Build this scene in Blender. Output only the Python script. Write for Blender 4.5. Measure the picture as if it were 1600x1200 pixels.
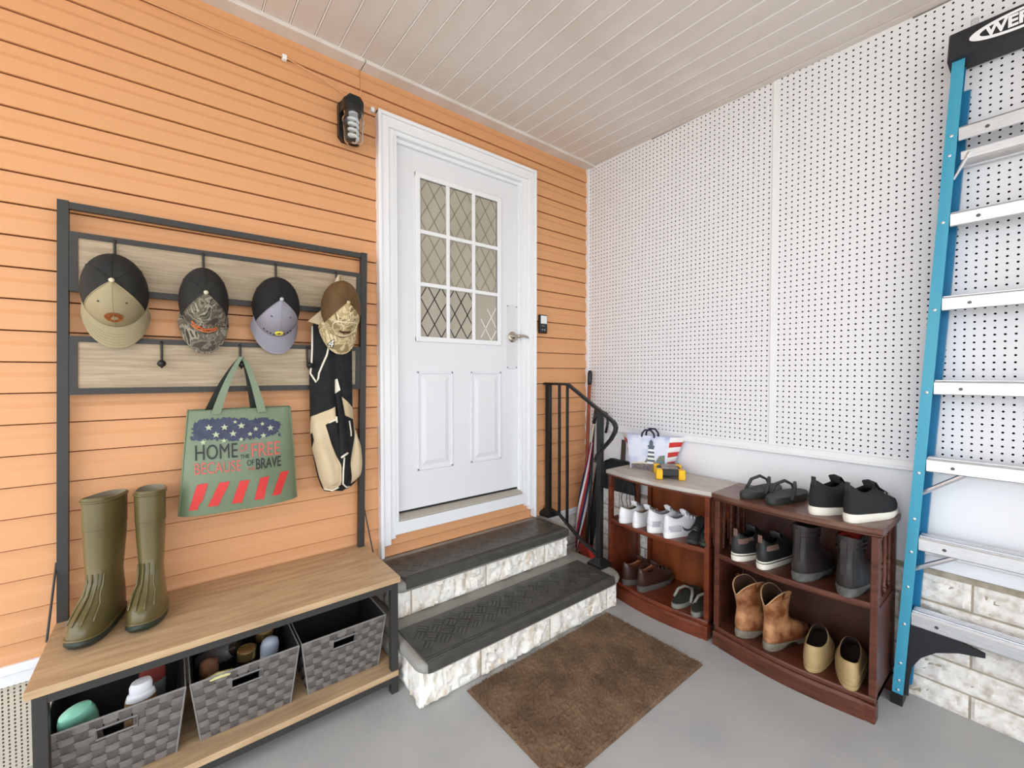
import bpy, bmesh, math, random
import numpy as np
from mathutils import Vector, Matrix
random.seed(7); rng = np.random.default_rng(7)
for o in list(bpy.data.objects): bpy.data.objects.remove(o)
SC = bpy.context.scene; COL = SC.collection
PI = math.pi

# ---------------------------------------------------------------- camera, sky, exposure
cam_d = bpy.data.cameras.new('camera'); cam = bpy.data.objects.new('camera', cam_d); COL.objects.link(cam)
cam_d.sensor_width = 36.0; cam_d.lens = 668.05 / 1600 * 36.0; cam_d.clip_start = 0.05; cam_d.clip_end = 200
yaw, pit = math.radians(51.485), math.radians(-1.33)
fw = Vector((math.cos(pit)*math.cos(yaw), math.cos(pit)*math.sin(yaw), math.sin(pit)))
rt = Vector((math.sin(yaw), -math.cos(yaw), 0)); up = rt.cross(fw)
cam.matrix_world = Matrix(((rt.x, up.x, -fw.x, -2.3505), (rt.y, up.y, -fw.y, -2.083), (rt.z, up.z, -fw.z, 1.31), (0, 0, 0, 1)))
SC.camera = cam
w = bpy.data.worlds.new('overcast_sky'); SC.world = w; w.use_nodes = True
bg = w.node_tree.nodes['Background']; bg.inputs[0].default_value = (0.885, 0.955, 1.03, 1); bg.inputs[1].default_value = 1.6
sun_d = bpy.data.lights.new('sun', 'SUN'); sun_d.energy = 4.0; sun_d.angle = math.radians(3); sun_d.color = (1, .95, .87)
sun = bpy.data.objects.new('sun', sun_d); COL.objects.link(sun); sun.rotation_euler = (math.radians(12), math.radians(-8), 0)
vs = SC.view_settings; vs.view_transform = 'Standard'; vs.look = 'None'; vs.gamma = 1; vs.use_curve_mapping = False
vs.exposure = 1.0

# ---------------------------------------------------------------- materials
def lin(h):
    if isinstance(h, str):
        h = h.lstrip('#'); c = [int(h[i:i+2], 16)/255 for i in (0, 2, 4)]
    else: c = [v/255 for v in h]
    return tuple(((v/12.92) if v <= .04045 else ((v+.055)/1.055)**2.4) for v in c) + (1,)
MATS = {}
def mat(name, col, rough=.6, metal=0, col2=None, scale=40, stretch=(1,1,1), bump=0, bscale=None, spec=.5, trans=0, detail=4, ramp=(.35,.65), ior=1.45, coat=0, sheen=0):
    if name in MATS: return MATS[name]
    m = bpy.data.materials.new(name); m.use_nodes = True; nt = m.node_tree; b = nt.nodes['Principled BSDF']
    b.inputs['Base Color'].default_value = lin(col); b.inputs['Roughness'].default_value = rough
    b.inputs['Metallic'].default_value = metal; b.inputs['Specular IOR Level'].default_value = spec
    b.inputs['Transmission Weight'].default_value = trans; b.inputs['IOR'].default_value = ior
    b.inputs['Coat Weight'].default_value = coat; b.inputs['Sheen Weight'].default_value = sheen
    if col2 or bump:
        tc = nt.nodes.new('ShaderNodeTexCoord'); mp = nt.nodes.new('ShaderNodeMapping'); mp.inputs['Scale'].default_value = stretch
        nt.links.new(tc.outputs['Object'], mp.inputs[0])
        def noise(s):
            n = nt.nodes.new('ShaderNodeTexNoise'); n.inputs['Scale'].default_value = s; n.inputs['Detail'].default_value = detail
            nt.links.new(mp.outputs[0], n.inputs['Vector']); return n
        if col2:
            n = noise(scale); r = nt.nodes.new('ShaderNodeValToRGB')
            r.color_ramp.elements[0].position = ramp[0]; r.color_ramp.elements[1].position = ramp[1]
            r.color_ramp.elements[0].color = lin(col); r.color_ramp.elements[1].color = lin(col2)
            nt.links.new(n.outputs[0], r.inputs[0]); nt.links.new(r.outputs[0], b.inputs['Base Color'])
        if bump:
            n = noise(bscale or scale); bp = nt.nodes.new('ShaderNodeBump'); bp.inputs['Strength'].default_value = bump; bp.inputs['Distance'].default_value = .004
            nt.links.new(n.outputs[0], bp.inputs['Height']); nt.links.new(bp.outputs[0], b.inputs['Normal'])
    MATS[name] = m; return m
def camo(name, cols, scale=18, rough=.85):
    if name in MATS: return MATS[name]
    m = bpy.data.materials.new(name); m.use_nodes = True; nt = m.node_tree; b = nt.nodes['Principled BSDF']; b.inputs['Roughness'].default_value = rough
    tc = nt.nodes.new('ShaderNodeTexCoord'); n = nt.nodes.new('ShaderNodeTexNoise'); n.inputs['Scale'].default_value = scale; n.inputs['Detail'].default_value = 3; n.inputs['Distortion'].default_value = 1.6
    r = nt.nodes.new('ShaderNodeValToRGB'); r.color_ramp.interpolation = 'CONSTANT'
    while len(r.color_ramp.elements) < len(cols): r.color_ramp.elements.new(.5)
    for i, cc in enumerate(cols):
        r.color_ramp.elements[i].position = 0 if i == 0 else .34 + .32*i/len(cols); r.color_ramp.elements[i].color = lin(cc)
    nt.links.new(tc.outputs['Object'], n.inputs['Vector']); nt.links.new(n.outputs[0], r.inputs[0]); nt.links.new(r.outputs[0], b.inputs['Base Color'])
    MATS[name] = m; return m

# ---------------------------------------------------------------- mesh helpers
class MB:
    def __init__(s): s.v = []; s.f = []
    def add(s, vs_, fs):
        n = len(s.v); s.v += [tuple(p) for p in vs_]; s.f += [tuple(i+n for i in q) for q in fs]; return s
    def box(s, x0, x1, y0, y1, z0, z1, M=None, c=0):
        x0, x1 = min(x0, x1), max(x0, x1); y0, y1 = min(y0, y1), max(y0, y1); z0, z1 = min(z0, z1), max(z0, z1)
        if c <= 0:
            P = [(x,y,z) for z in (z0,z1) for y in (y0,y1) for x in (x0,x1)]
            F = [(0,2,3,1),(4,5,7,6),(0,1,5,4),(2,6,7,3),(0,4,6,2),(1,3,7,5)]
        else:
            c = min(c, (x1-x0)*.45, (y1-y0)*.45, (z1-z0)*.45)
            bm = bmesh.new(); bmesh.ops.create_cube(bm, size=1)
            for q in bm.verts: q.co = Vector(((x0+x1)/2+q.co.x*(x1-x0), (y0+y1)/2+q.co.y*(y1-y0), (z0+z1)/2+q.co.z*(z1-z0)))
            bmesh.ops.bevel(bm, geom=bm.edges[:], offset=c, segments=2, affect='EDGES', profile=.5)
            bm.verts.index_update(); P = [tuple(q.co) for q in bm.verts]; F = [tuple(q.index for q in f.verts) for f in bm.faces]; bm.free()
        if M is not None: P = [tuple(M @ Vector(p)) for p in P]
        return s.add(P, F)
    def tube(s, path, r, n=8, caps=True, closed=False):
        path = [Vector(p) for p in path]; k = len(path); rs = r if isinstance(r, (list, tuple)) else [r]*k
        rings = []; prev = None
        for i, p in enumerate(path):
            a = path[(i-1) % k] if (i > 0 or closed) else p; b = path[(i+1) % k] if (i < k-1 or closed) else p
            t = (b-a).normalized()
            if prev is None:
                nrm = t.orthogonal().normalized()
            else:
                nrm = (prev - t*prev.dot(t)); nrm = nrm.normalized() if nrm.length > 1e-6 else t.orthogonal().normalized()
            prev = nrm; bn = t.cross(nrm)
            rings.append([p + (nrm*math.cos(2*PI*j/n) + bn*math.sin(2*PI*j/n))*rs[i] for j in range(n)])
        return s.loft(rings, caps=caps, closed=closed)
    def loft(s, rings, caps=True, closed=False, cyc=True, cap0=None, cap1=None):
        n = len(rings[0]); P = [p for r in rings for p in r]; F = []; k = len(rings)
        for i in range(k if closed else k-1):
            for j in range(n if cyc else n-1):
                a = i*n+j; b = i*n+(j+1) % n; c = ((i+1) % k)*n+(j+1) % n; d = ((i+1) % k)*n+j
                F.append((a, b, c, d))
        c0 = caps if cap0 is None else cap0; c1 = caps if cap1 is None else cap1
        if not closed and c0: F.append(tuple(reversed(range(n))))
        if not closed and c1: F.append(tuple((k-1)*n+j for j in range(n)))
        return s.add(P, F)
    def lathe(s, prof, n=20, M=None, caps=True):
        R = [[Vector((r*math.cos(2*PI*j/n), r*math.sin(2*PI*j/n), z)) for j in range(n)] for r, z in prof]
        if M is not None: R = [[M @ p for p in r] for r in R]
        return s.loft(R, caps=caps)
    def prism(s, poly, d, M=None):   # poly in local xy, extruded 0..d along z
        n = len(poly); R = [[Vector((x, y, 0)) for x, y in poly], [Vector((x, y, d)) for x, y in poly]]
        if M is not None: R = [[M @ p for p in r] for r in R]
        return s.loft(R)
    def build(s, name, m, parent=None, smooth=False, loc=None, rot=None, auto=None):
        me = bpy.data.meshes.new(name); me.from_pydata([tuple(p) for p in s.v], [], s.f)
        bm = bmesh.new(); bm.from_mesh(me); bmesh.ops.recalc_face_normals(bm, faces=bm.faces[:]); bm.to_mesh(me); bm.free()
        if smooth:
            me.polygons.foreach_set('use_smooth', [True]*len(me.polygons))
            if auto: me.set_sharp_from_angle(angle=math.radians(auto))
        me.materials.append(m); return link(name, me, parent, loc, rot)
def link(name, me, parent=None, loc=None, rot=None):
    o = bpy.data.objects.new(name, me); COL.objects.link(o); o.parent = parent
    if loc is not None: o.location = loc
    if rot is not None: o.rotation_euler = rot
    return o
def tag(o, label=None, cat=None, group=None, kind=None):
    if label: o['label'] = label
    if cat: o['category'] = cat
    if group: o['group'] = group
    if kind: o['kind'] = kind
    return o
def thing(name, label, cat, loc=(0,0,0), rot=(0,0,0), group=None):
    o = bpy.data.objects.new(name, None); COL.objects.link(o); o.location = loc; o.rotation_euler = rot; o.empty_display_size = .05
    return tag(o, label, cat, group)
def dup(root, loc, rot=None, label=None):
    r = root.copy(); COL.objects.link(r); r.location = loc
    if rot is not None: r.rotation_euler = rot
    if label: r['label'] = label
    for ch in root.children:
        c = ch.copy(); COL.objects.link(c); c.parent = r
        for g in ch.children:
            d = g.copy(); COL.objects.link(d); d.parent = c
    return r
def basis(o, x, y, z): return Matrix(((x[0],y[0],z[0],o[0]),(x[1],y[1],z[1],o[1]),(x[2],y[2],z[2],o[2]),(0,0,0,1)))
def T(x, y, z, rx=0, ry=0, rz=0): return Matrix.Translation((x,y,z)) @ Matrix.Rotation(rz,4,'Z') @ Matrix.Rotation(ry,4,'Y') @ Matrix.Rotation(rx,4,'X')
def text_mb(txt, size, M=None, depth=.0004, fn=None, sx=1.0, align='CENTER', bold=0):
    cu = bpy.data.curves.new('t', 'FONT'); cu.body = txt; cu.size = size; cu.align_x = align; cu.align_y = 'CENTER'; cu.extrude = depth; cu.offset = bold; cu.resolution_u = 3
    ob = bpy.data.objects.new('t', cu); COL.objects.link(ob)
    dg = bpy.context.evaluated_depsgraph_get(); me = ob.evaluated_get(dg).to_mesh()
    mb = MB(); P = [Vector((q.co.x*sx, q.co.y, q.co.z)) for q in me.vertices]
    if M is not None: P = [M @ p for p in P]
    if fn: P = [fn(p) for p in P]
    mb.add(P, [tuple(f.vertices) for f in me.polygons])
    ob.evaluated_get(dg).to_mesh_clear(); bpy.data.objects.remove(ob); bpy.data.curves.remove(cu); return mb
def interp(x, xs, ys): return float(np.interp(x, xs, ys))

M_WHITE = mat('white_trim_paint', (236,236,238), .35)
M_DOOR = mat('white_door_paint', (228,228,231), .4)
M_BLACK = mat('black_metal', (52,50,47), .5, bump=.05, bscale=200)
M_IRON = mat('black_iron_paint', (24,25,25), .4)
M_ALU = mat('brushed_aluminium', (205,206,210), .32, metal=.85, col2=(225,226,228), scale=30, stretch=(20,1,20))
M_CHROME = mat('satin_nickel', (190,180,165), .25, metal=1)

# ---------------------------------------------------------------- setting
def struct(o): o['kind'] = 'structure'; return o
XL, YF = -3.9, -4.4      # the porch goes on to here, left and behind the camera
m_floor = mat('grey_painted_concrete', (168,168,168), .5, col2=(180,178,174), scale=3.5, bump=.12, bscale=60, detail=8)
floor = struct(MB().box(XL-.6, .6, YF-.6, .6, -.12, 0).build('floor', m_floor))
m_ground = mat('pale_driveway_concrete', (176,173,166), .9, col2=(160,158,150), scale=2)
struct(MB().box(-40, 40, -40, 40, -.3, -.125).build('ground', m_ground))

# back wall of lap siding
wallA = struct(MB().box(XL, -1.50, .0305, .18, 0, 2.9).box(-.565, .10, .0305, .18, 0, 2.9).box(-1.50, -.565, .0305, .18, 2.53, 2.9).box(-1.50, -.565, .0305, .18, 0, .5).box(-1.50, -.565, .10, .18, .5, 2.53).build('wall_back', mat('sheathing', (150,98,62), .9)))
m_sid = mat('orange_vinyl_siding', (216,157,109), .5)
SZ0, SP = .435, .1019
def siding(x0, x1, z0, z1, zb, zt):
    # dutch lap course whose full profile runs zb..zt, clipped to z0..z1
    prof = [(0, 0), (0, 0), (zb, -.004), (zb+.050, -.0015), (zb+.064, .0045), (zb+.080, .0055), (zt+.004, .0055)]
    zs = sorted(set([z0, z1] + [p[0] for p in prof[2:] if z0 < p[0] < z1]))
    pz = [p[0] for p in prof[2:]]; py = [p[1] for p in prof[2:]]
    pts = [(interp(z, pz, py), z) for z in zs]
    if z0 <= zb + 1e-6: pts = [(.024, zb+.001), (-.002, zb-.0012)] + pts
    poly = pts + [(.03, z1), (.03, z0)]
    MB().loft([[(x, y, z) for y, z in poly] for x in (x0, x1)]).build('siding_board', m_sid, wallA)
k = -1; DX0, DX1, DTOP = -1.549, -.517, 2.60
while True:
    zb = SZ0 + SP*k; zt = zb + SP; k += 1
    if zb > 2.79: break
    z1 = min(zt-.0050, 2.80); z0 = max(zb, .366)
    if z0 >= DTOP-.03:
        if abs(zb - 2.677) < .06: siding(XL, -1.6255, z0, z1, zb, zt); siding(-1.6245, -.012, z0, z1, zb, zt)
        else: siding(XL, -.012, z0, z1, zb, zt)
    else:
        siding(XL, DX0+.02, z0, z1, zb, zt); siding(DX1-.02, -.012, z0, z1, zb, zt)
        if zb < .5: siding(DX0+.025, DX1-.025, max(z0, .38), min(z1, .52), zb, zt)
struct(MB().box(XL, -1.56, -.014, .03, .338, .368, c=.004).box(XL, -1.56, -.006, .03, .30, .34).build('trim_1', M_WHITE))
for xa, xb, za, zb in ((-.47,-.21,.0,.10),(-.20,-.014,.0,.10),(-.33,-.014,.108,.208),(-.47,-.34,.108,.208),(-.47,-.19,.216,.316),(-.18,-.014,.216,.316)): WB_STONES = globals().setdefault('WB_STONES', []); WB_STONES.append((xa, xb, za, zb))
struct(MB().box(-.49, -.012, -.010, .03, .322, .366, c=.004).build('trim_2', M_WHITE))
# vented skirting below the siding
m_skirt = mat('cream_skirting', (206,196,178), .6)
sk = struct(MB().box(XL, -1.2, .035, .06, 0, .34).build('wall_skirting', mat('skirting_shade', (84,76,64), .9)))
x = XL
while x < -1.3:     # ribbed panels, alternating solid rib and perforated strip
    MB().box(x, x+.05, .004, .034, 0, .335, c=.006).build('skirting_rib', m_skirt, sk)
    mb = MB(); nx_, nz_ = 9, 26; cw, ch = .12/nx_, .335/nz_; q = .0022
    for i in range(nx_):
        for j in range(nz_):
            a, b_ = x+.05+i*cw, j*ch; cx_, cz_ = a+cw/2, b_+ch/2
            o4 = [(a,b_),(a+cw,b_),(a+cw,b_+ch),(a,b_+ch)]; i4 = [(cx_-q,cz_-q*1.6),(cx_+q,cz_-q*1.6),(cx_+q,cz_+q*1.6),(cx_-q,cz_+q*1.6)]
            mb.add([(u,.016,v) for u,v in o4]+[(u,.016,v) for u,v in i4]+[(u,.022,v) for u,v in i4],
                   [(e,(e+1)%4,(e+1)%4+4,e+4) for e in range(4)]+[(e+4,(e+1)%4+4,(e+1)%4+8,e+8) for e in range(4)])
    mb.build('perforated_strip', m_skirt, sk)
    x += .17

# ceiling of narrow soffit boards, each running out from the house wall
ceil = struct(MB().box(XL, .15, YF, .18, 2.86, 2.98).build('ceiling', mat('roof_deck', (90,85,80), .9)))
m_ceil = mat('taupe_soffit_boards', (222,214,209), .45, col2=(211,201,192), scale=2.2, stretch=(3,1,1), detail=6)
CS = .021   # gentle fall away from the house
def czx(y): return 2.783 + CS*y
bp_ = [(-.0485,.010),(-.0475,.0035),(-.0445,0),(.0445,0),(.0475,.0035),(.0485,.010),(.0485,.03),(-.0485,.03)]
me_b = None
for i in range(int(-XL/.1003)+1):
    xc = -.085 - .1003*i
    if me_b is None:
        ob = MB().loft([[(px, y, czx(y)+pz) for px, pz in bp_] for y in (-.062, YF)]).build('soffit_board', m_ceil, ceil, loc=(xc,0,0)); me_b = ob.data
    else: link('soffit_board', me_b, ceil, loc=(xc,0,0))
m_bead = mat('lit_ridge_white', (250,248,245), .3)  # near white, to paint in the light catching the board ridges
mb = MB().loft([[(-.0017,y,czx(y)-.0012),(.0017,y,czx(y)-.0012),(.002,y,czx(y)+.03),(-.002,y,czx(y)+.03)] for y in (-.062, YF)])
j0 = None
for i in range(int(-XL/.1003)+1):
    if j0 is None: j0 = mb.build('joint_bead', m_bead, ceil, loc=(-.085-.05015,0,0)).data
    else: link('joint_bead', j0, ceil, loc=(-.085-.05015-.1003*i,0,0))
MB().box(XL, -1.62, -.066, .02, 2.766, 2.80, c=.004).build('ceiling_channel', m_ceil, ceil)
MB().box(-1.617, 0, -.066, .02, 2.766, 2.80, c=.004).build('ceiling_channel', m_ceil, ceil)
MB().loft([[(-.036,y,czx(y)-.004),(0.02,y,czx(y)-.004),(.02,y,czx(y)+.03),(-.036,y,czx(y)+.03)] for y in (-.066, YF)]).build('ceiling_channel', m_ceil, ceil)

# right wall: split-face block base, white board, pegboard above
wallB = struct(MB().box(.07, .18, YF, .10, 0, 2.9).build('wall_right', mat('hole_shade_black', (12,12,12), .9)))  # near-black backing paints in the darkness behind the peg holes
m_wb = mat('white_wall_board', (238,238,241), .5, bump=.05, bscale=30)
MB().box(.012, .069, YF, .0, .50, .96).build('wall_panel', m_wb, wallB)
m_peg = mat('white_pegboard', (230,229,232), .5)
m_hole = mat('shaded_hardboard', (52,38,28), .95)  # hardboard brown, darkened further to put shade inside the holes
def pegboard(y0, y1, zb, ztop_fn, yh0):
    # every hole is an octagon cut through the sheet; yh0 = y of one hole column
    IN = .0254; r = .0039; n = 8
    ks = np.arange(math.ceil((yh0-y0)/IN - 1e-6), math.floor((yh0-y1)/IN + 1e-6)+1)
    V = []; F = []; TI = []
    zr = 1.3013 - 13*IN     # bottom row
    nrow = int((2.80 - zr)/IN)
    ang = [2*PI*(i+.5)/n for i in range(n)]
    hx = [max(-1, min(1, math.cos(a)/max(abs(math.cos(a)), abs(math.sin(a))))) for a in ang]
    hy = [max(-1, min(1, math.sin(a)/max(abs(math.cos(a)), abs(math.sin(a))))) for a in ang]
    for k_ in ks:
        yc = yh0 - IN*k_
        for j in range(nrow):
            zc = zr + IN*j; b = len(V)
            if zc + IN/2 > ztop_fn(yc) + .015: break
            for i in range(n): V.append((0, yc + hx[i]*IN/2, zc + hy[i]*IN/2))
            for i in range(n): V.append((0, yc + math.cos(ang[i])*r, zc + math.sin(ang[i])*r))
            for i in range(n): V.append((.006, yc + math.cos(ang[i])*r, zc + math.sin(ang[i])*r))
            # corners of the cell
            for sy, sz in ((1,1),(-1,1),(-1,-1),(1,-1)): V.append((0, yc+sy*IN/2, zc+sz*IN/2))
            for i in range(n):
                i2 = (i+1) % n
                F.append((b+i, b+i2, b+n+i2, b+n+i)); F.append((b+n+i, b+n+i2, b+2*n+i2, b+2*n+i)); TI.append(len(F)-1)
            for q, (i, i2) in enumerate(((0,1),(2,3),(4,5),(6,7))): F.append((b+i, b+3*n+q, b+i2))
    ya = yh0 - IN*ks[0] + IN/2; yb = yh0 - IN*ks[-1] - IN/2
    for (a, c_, z0, z1) in ((ya, y0, zb, 2.79), (y1, yb, zb, 2.79), (yb, ya, zb, zr-IN/2)):
        if abs(a-c_) > 1e-4 and z1 > z0:
            b = len(V); V += [(0,a,z0),(0,c_,z0),(0,c_,z1),(0,a,z1)]; F.append((b,b+1,b+2,b+3))
    me = bpy.data.meshes.new('pegboard_panel'); me.from_pydata(V, [], F); me.materials.append(m_peg); me.materials.append(m_hole)
    mi = np.zeros(len(F), dtype=np.int32); mi[TI] = 1; me.polygons.foreach_set('material_index', mi)
    return link('pegboard_panel', me, wallB)
ztf = lambda y: czx(y)
pegboard(-.016, -1.2197, .955, ztf, -1.2451); pegboard(-1.2197, -2.439, .955, ztf, -1.2451); pegboard(-2.439, -3.658, .955, ztf, -2.4643); pegboard(-3.658, YF, .955, ztf, -2.4643)
MB().box(-.012, .02, -.022, .012, .53, 2.79, c=.003).build('corner_trim', M_WHITE, wallB)
for y in (-1.2215, -2.4405, -3.66): MB().box(-.004, .0, y-.0125, y+.0125, .955, 2.80).build('seam_strip', M_WHITE, wallB)
MB().box(-.010, .03, YF, -.016, .925, .957, c=.004).box(-.016, .03, YF, -.016, .918, .932, c=.003).build('ledge_strip', M_WHITE, wallB)
m_ledge = mat('tan_mortar', (176,166,148), .9, col2=(150,138,120), scale=25)
MB().box(.004, .07, YF, 0, 0, .535).build('mortar_bed', m_ledge, wallB)

m_stone = mat('white_split_face_block', (234,229,222), .8, col2=(192,178,160), scale=34, bump=.9, bscale=70, ramp=(.47,.75), detail=8)
def stone(name, L, Hh, D, parent, loc, rot, seed, m=m_stone, amp=.012):
    # rough-faced block: local x length, front at -y, z height
    r_ = np.random.default_rng(seed); nx, nz = max(8, int(L/.010)), max(6, int(Hh/.010))
    base = r_.uniform(-1, 1, (nz+1, nx+1)); low = r_.uniform(-1, 1, (nz//4+2, nx//3+2)); V = []; F = []
    for j in range(nz+1):
        for i in range(nx+1):
            u, v = i/nx, j/nz; fi, fj = u*(low.shape[1]-1.001), v*(low.shape[0]-1.001); a, b = int(fi), int(fj); fa, fb = fi-a, fj-b
            lo = (low[b,a]*(1-fa)+low[b,a+1]*fa)*(1-fb) + (low[b+1,a]*(1-fa)+low[b+1,a+1]*fa)*fb
            e = min(1, min(u*L, (1-u)*L, v*Hh, (1-v)*Hh)/.012)
            V.append((u*L, -(amp*.6 + lo*amp*.8 + base[j,i]*amp*.35)*e, v*Hh))
    for j in range(nz):
        for i in range(nx):
            a = j*(nx+1)+i; F.append((a, a+1, a+nx+2, a+nx+1))
    n0 = len(V); V += [(0,D,0),(L,D,0),(L,D,Hh),(0,D,Hh)]
    bot = list(range(nx+1)); top = [nz*(nx+1)+i for i in range(nx+1)]; lf = [j*(nx+1) for j in range(nz+1)]; rg = [j*(nx+1)+nx for j in range(nz+1)]
    F += [tuple([n0]+[n0+1]+bot[::-1]), tuple(top+[n0+2, n0+3]), tuple(lf[::-1]+[n0, n0+3][::1]), tuple(rg+[n0+2, n0+1])]
    me = bpy.data.meshes.new(name); me.from_pydata(V, [], F); me.materials.append(m); me.polygons.foreach_set('use_smooth', [True]*len(F)); me.set_sharp_from_angle(angle=math.radians(40))
    return link(name, me, parent, loc, rot)
sd = 100
for xa, xb, za, zb in WB_STONES: stone('block', xb-xa, zb-za, .02, wallA, (xa, .008, za), (0,0,0), sd); sd += 1
for r_i, (z0, z1) in enumerate(((0,.086),(.094,.189),(.197,.292),(.300,.402),(.411,.513))):
    off = 0 if r_i % 2 == 0 else .2035
    y = -1.921 + .407*5 + off*(1 if r_i in (1,3) else 1)
    while y > YF:
        ya, yb = min(y, -.005), max(y-.40, YF)
        if ya - yb > .05:
            stone('block', ya-yb, z1-z0, .05, wallB, (.002, ya, z0), (0,0,-PI/2), sd); sd += 1
        y -= .407
# ---------------------------------------------------------------- door
CX = -1.0325
door = struct(bpy.data.objects.new('door_1', None)); COL.objects.link(door); door.location = (CX, 0, 0)
SL, SB, ST = .4065, .585, 2.505            # half width, bottom, top of the slab
WL, WR, WB, WT = -.283, .248, 1.497, 2.372     # glazed opening in door x
WL, WR = -1.316-CX, -.77-CX
WL += 0; WC = (WL+WR)/2
d = MB()
d.box(-SL, WL, .03, .075, SB, ST).box(WR, SL, .03, .075, SB, ST).box(WL, WR, .03, .075, SB, WB).box(WL, WR, .03, .075, WT, ST)
d.build('door_slab', M_DOOR, door)
fr = MB()
for a, b_, c_, e in ((WL-.012, WL+.016, WB-.012, WT+.012), (WR-.016, WR+.012, WB-.012, WT+.012)):
    fr.box(a, b_, .019, .034, c_, e, c=.004)
fr.box(WL-.012, WR+.012, .0192, .034, WB-.012, WB+.016, c=.004).box(WL-.012, WR+.012, .0192, .034, WT-.016, WT+.012, c=.004)
gw = fr.build('window_frame', M_WHITE, door)
px = [WL+.016 + (WR-WL-.032)*i/3 for i in range(4)]; pz = [WB+.016 + (WT-WB-.032)*i/3 for i in range(4)]
for i in (1, 2): MB().box(px[i]-.011, px[i]+.011, .023, .036, WB, WT, c=.004).build('muntin', M_WHITE, gw)
for i in (1, 2): MB().box(WL, WR, .0235, .036, pz[i]-.011, pz[i]+.011, c=.004).build('muntin', M_WHITE, gw)
m_pane = mat('frosted_glass', (178,171,155), .22, col2=(170,163,148), scale=4)
m_came = mat('dark_lead_came', (140,131,112), .5); m_camel = mat('pale_lead_came', (235,234,228), .35, metal=.2); m_camed = mat('black_lead_came', (38,30,26), .4)
for i in range(3):
    for j in range(3):
        x0, x1, z0, z1 = px[i]+.001, px[i+1]-.001, pz[j]+.001, pz[j+1]-.001
        pane = MB().box(x0, x1, .036, .042, z0, z1).build('pane', m_pane, door)
        wd, hh = x1-x0, z1-z0; cm = MB()
        for sgn in (1, -1):
            for kk in range(-4, 9):
                cst = kk*.5 + .27      # line: u + sgn*v = cst (u, v in units of the pane, diamonds half a pane wide)
                P = []
                for n_ in range(41):
                    v_ = n_/40; u_ = cst - sgn*v_
                    if 0 <= u_ <= 1: P.append((u_, v_))
                if len(P) < 3: continue
                if i == 2 and j == 0: P = [p for p in P if (p[0] > .3 and p[1] < .75 and p[1] < .2 + p[0]*.8)]
                if len(P) < 3: continue
                a, b_ = P[0], P[-1]
                A_ = Vector((x0+a[0]*wd, .0345, z0+a[1]*hh)); B_ = Vector((x0+b_[0]*wd, .0345, z0+b_[1]*hh))
                t = (B_-A_).normalized(); nrm = Vector((-t.z, 0, t.x))*.0026
                cm.add([A_-nrm, A_+nrm, B_+nrm, B_-nrm] + [p+Vector((0,.003,0)) for p in (A_-nrm, A_+nrm, B_+nrm, B_-nrm)], [(0,1,2,3),(0,1,5,4),(2,3,7,6),(1,2,6,5),(3,0,4,7)])
        cm.build('leading', m_camel if (i == 2 and j == 0) else (m_camed if j == 0 else m_came), pane)
for xa, xb in ((-1.323-CX, -1.10-CX), (-.981-CX, -.757-CX)):
    za, zb = .787, 1.325; p = MB()
    for (a, b_, c_, e) in ((xa, xa+.014, za, zb), (xb-.014, xb, za, zb), (xa, xb, za, za+.014), (xa, xb, zb-.014, zb)): p.box(a, b_, .024, .032, c_, e, c=.004)
    o_, i_ = .03, .052
    ring = lambda e, y: [(xa+e, y, za+e), (xb-e, y, za+e), (xb-e, y, zb-e), (xa+e, y, zb-e)]
    p.loft([ring(.024, .031), ring(o_, .0295), ring(i_, .0235)], cap0=False)
    p.build('raised_panel', M_DOOR, door)
# casing and jambs
cs = MB(); X0, X1 = DX0-CX, DX1-CX
for s_, xo in ((1, X0), (-1, X1)):
    cs.box(xo, xo+s_*.018, -.037, .03, .388, DTOP, c=.004)
    cs.box(xo+s_*.018, xo+s_*.056, -.028, .03, .445, DTOP-.018, c=.003)
    cs.box(xo+s_*.056, xo+s_*.084, -.016, .03, .47, DTOP-.05)
cs.box(X0, X1, -.0375, .03, DTOP-.018, DTOP, c=.004).box(X0+.018, X1-.018, -.0285, .03, DTOP-.066, DTOP-.018, c=.003)
cs.build('casing', M_WHITE, door)
jm = MB()
for s_, xo in ((1, X0), (-1, X1)): jm.box(xo+s_*.082, xo+s_*.104, -.010, .09, .484, DTOP-.066).box(xo+s_*.104, xo+s_*.112, .016, .029, .56, ST+.01)
jm.box(X0+.082, X1-.082, -.012, .09, ST+.008, DTOP-.05).box(X0+.1, X1-.1, .010, .029, ST-.012, ST+.008, c=.003)
jm.build('jamb', M_WHITE, door)
MB().box(X0+.0565, X1-.0565, -.0185, .03, .487, .552).build('sill_board', M_WHITE, door)
m_thr = mat('tan_threshold', (176,168,154), .5)
MB().loft([[(x, -.022, .556), (x, -.02, .562), (x, .05, .582), (x, .06, .55), (x, -.02, .551)] for x in (X0+.105, X1-.105)]).build('threshold', m_thr, door)
MB().box(X0+.115, X1-.115, -.010, .06, .546, .556).build('threshold_gap_shade', M_IRON, door)  # black strip standing in for the shaded gap below the threshold
MB().box(-SL+.004, SL-.004, .027, .04, SB-.006, SB+.003).build('door_sweep', M_IRON, door)
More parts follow.
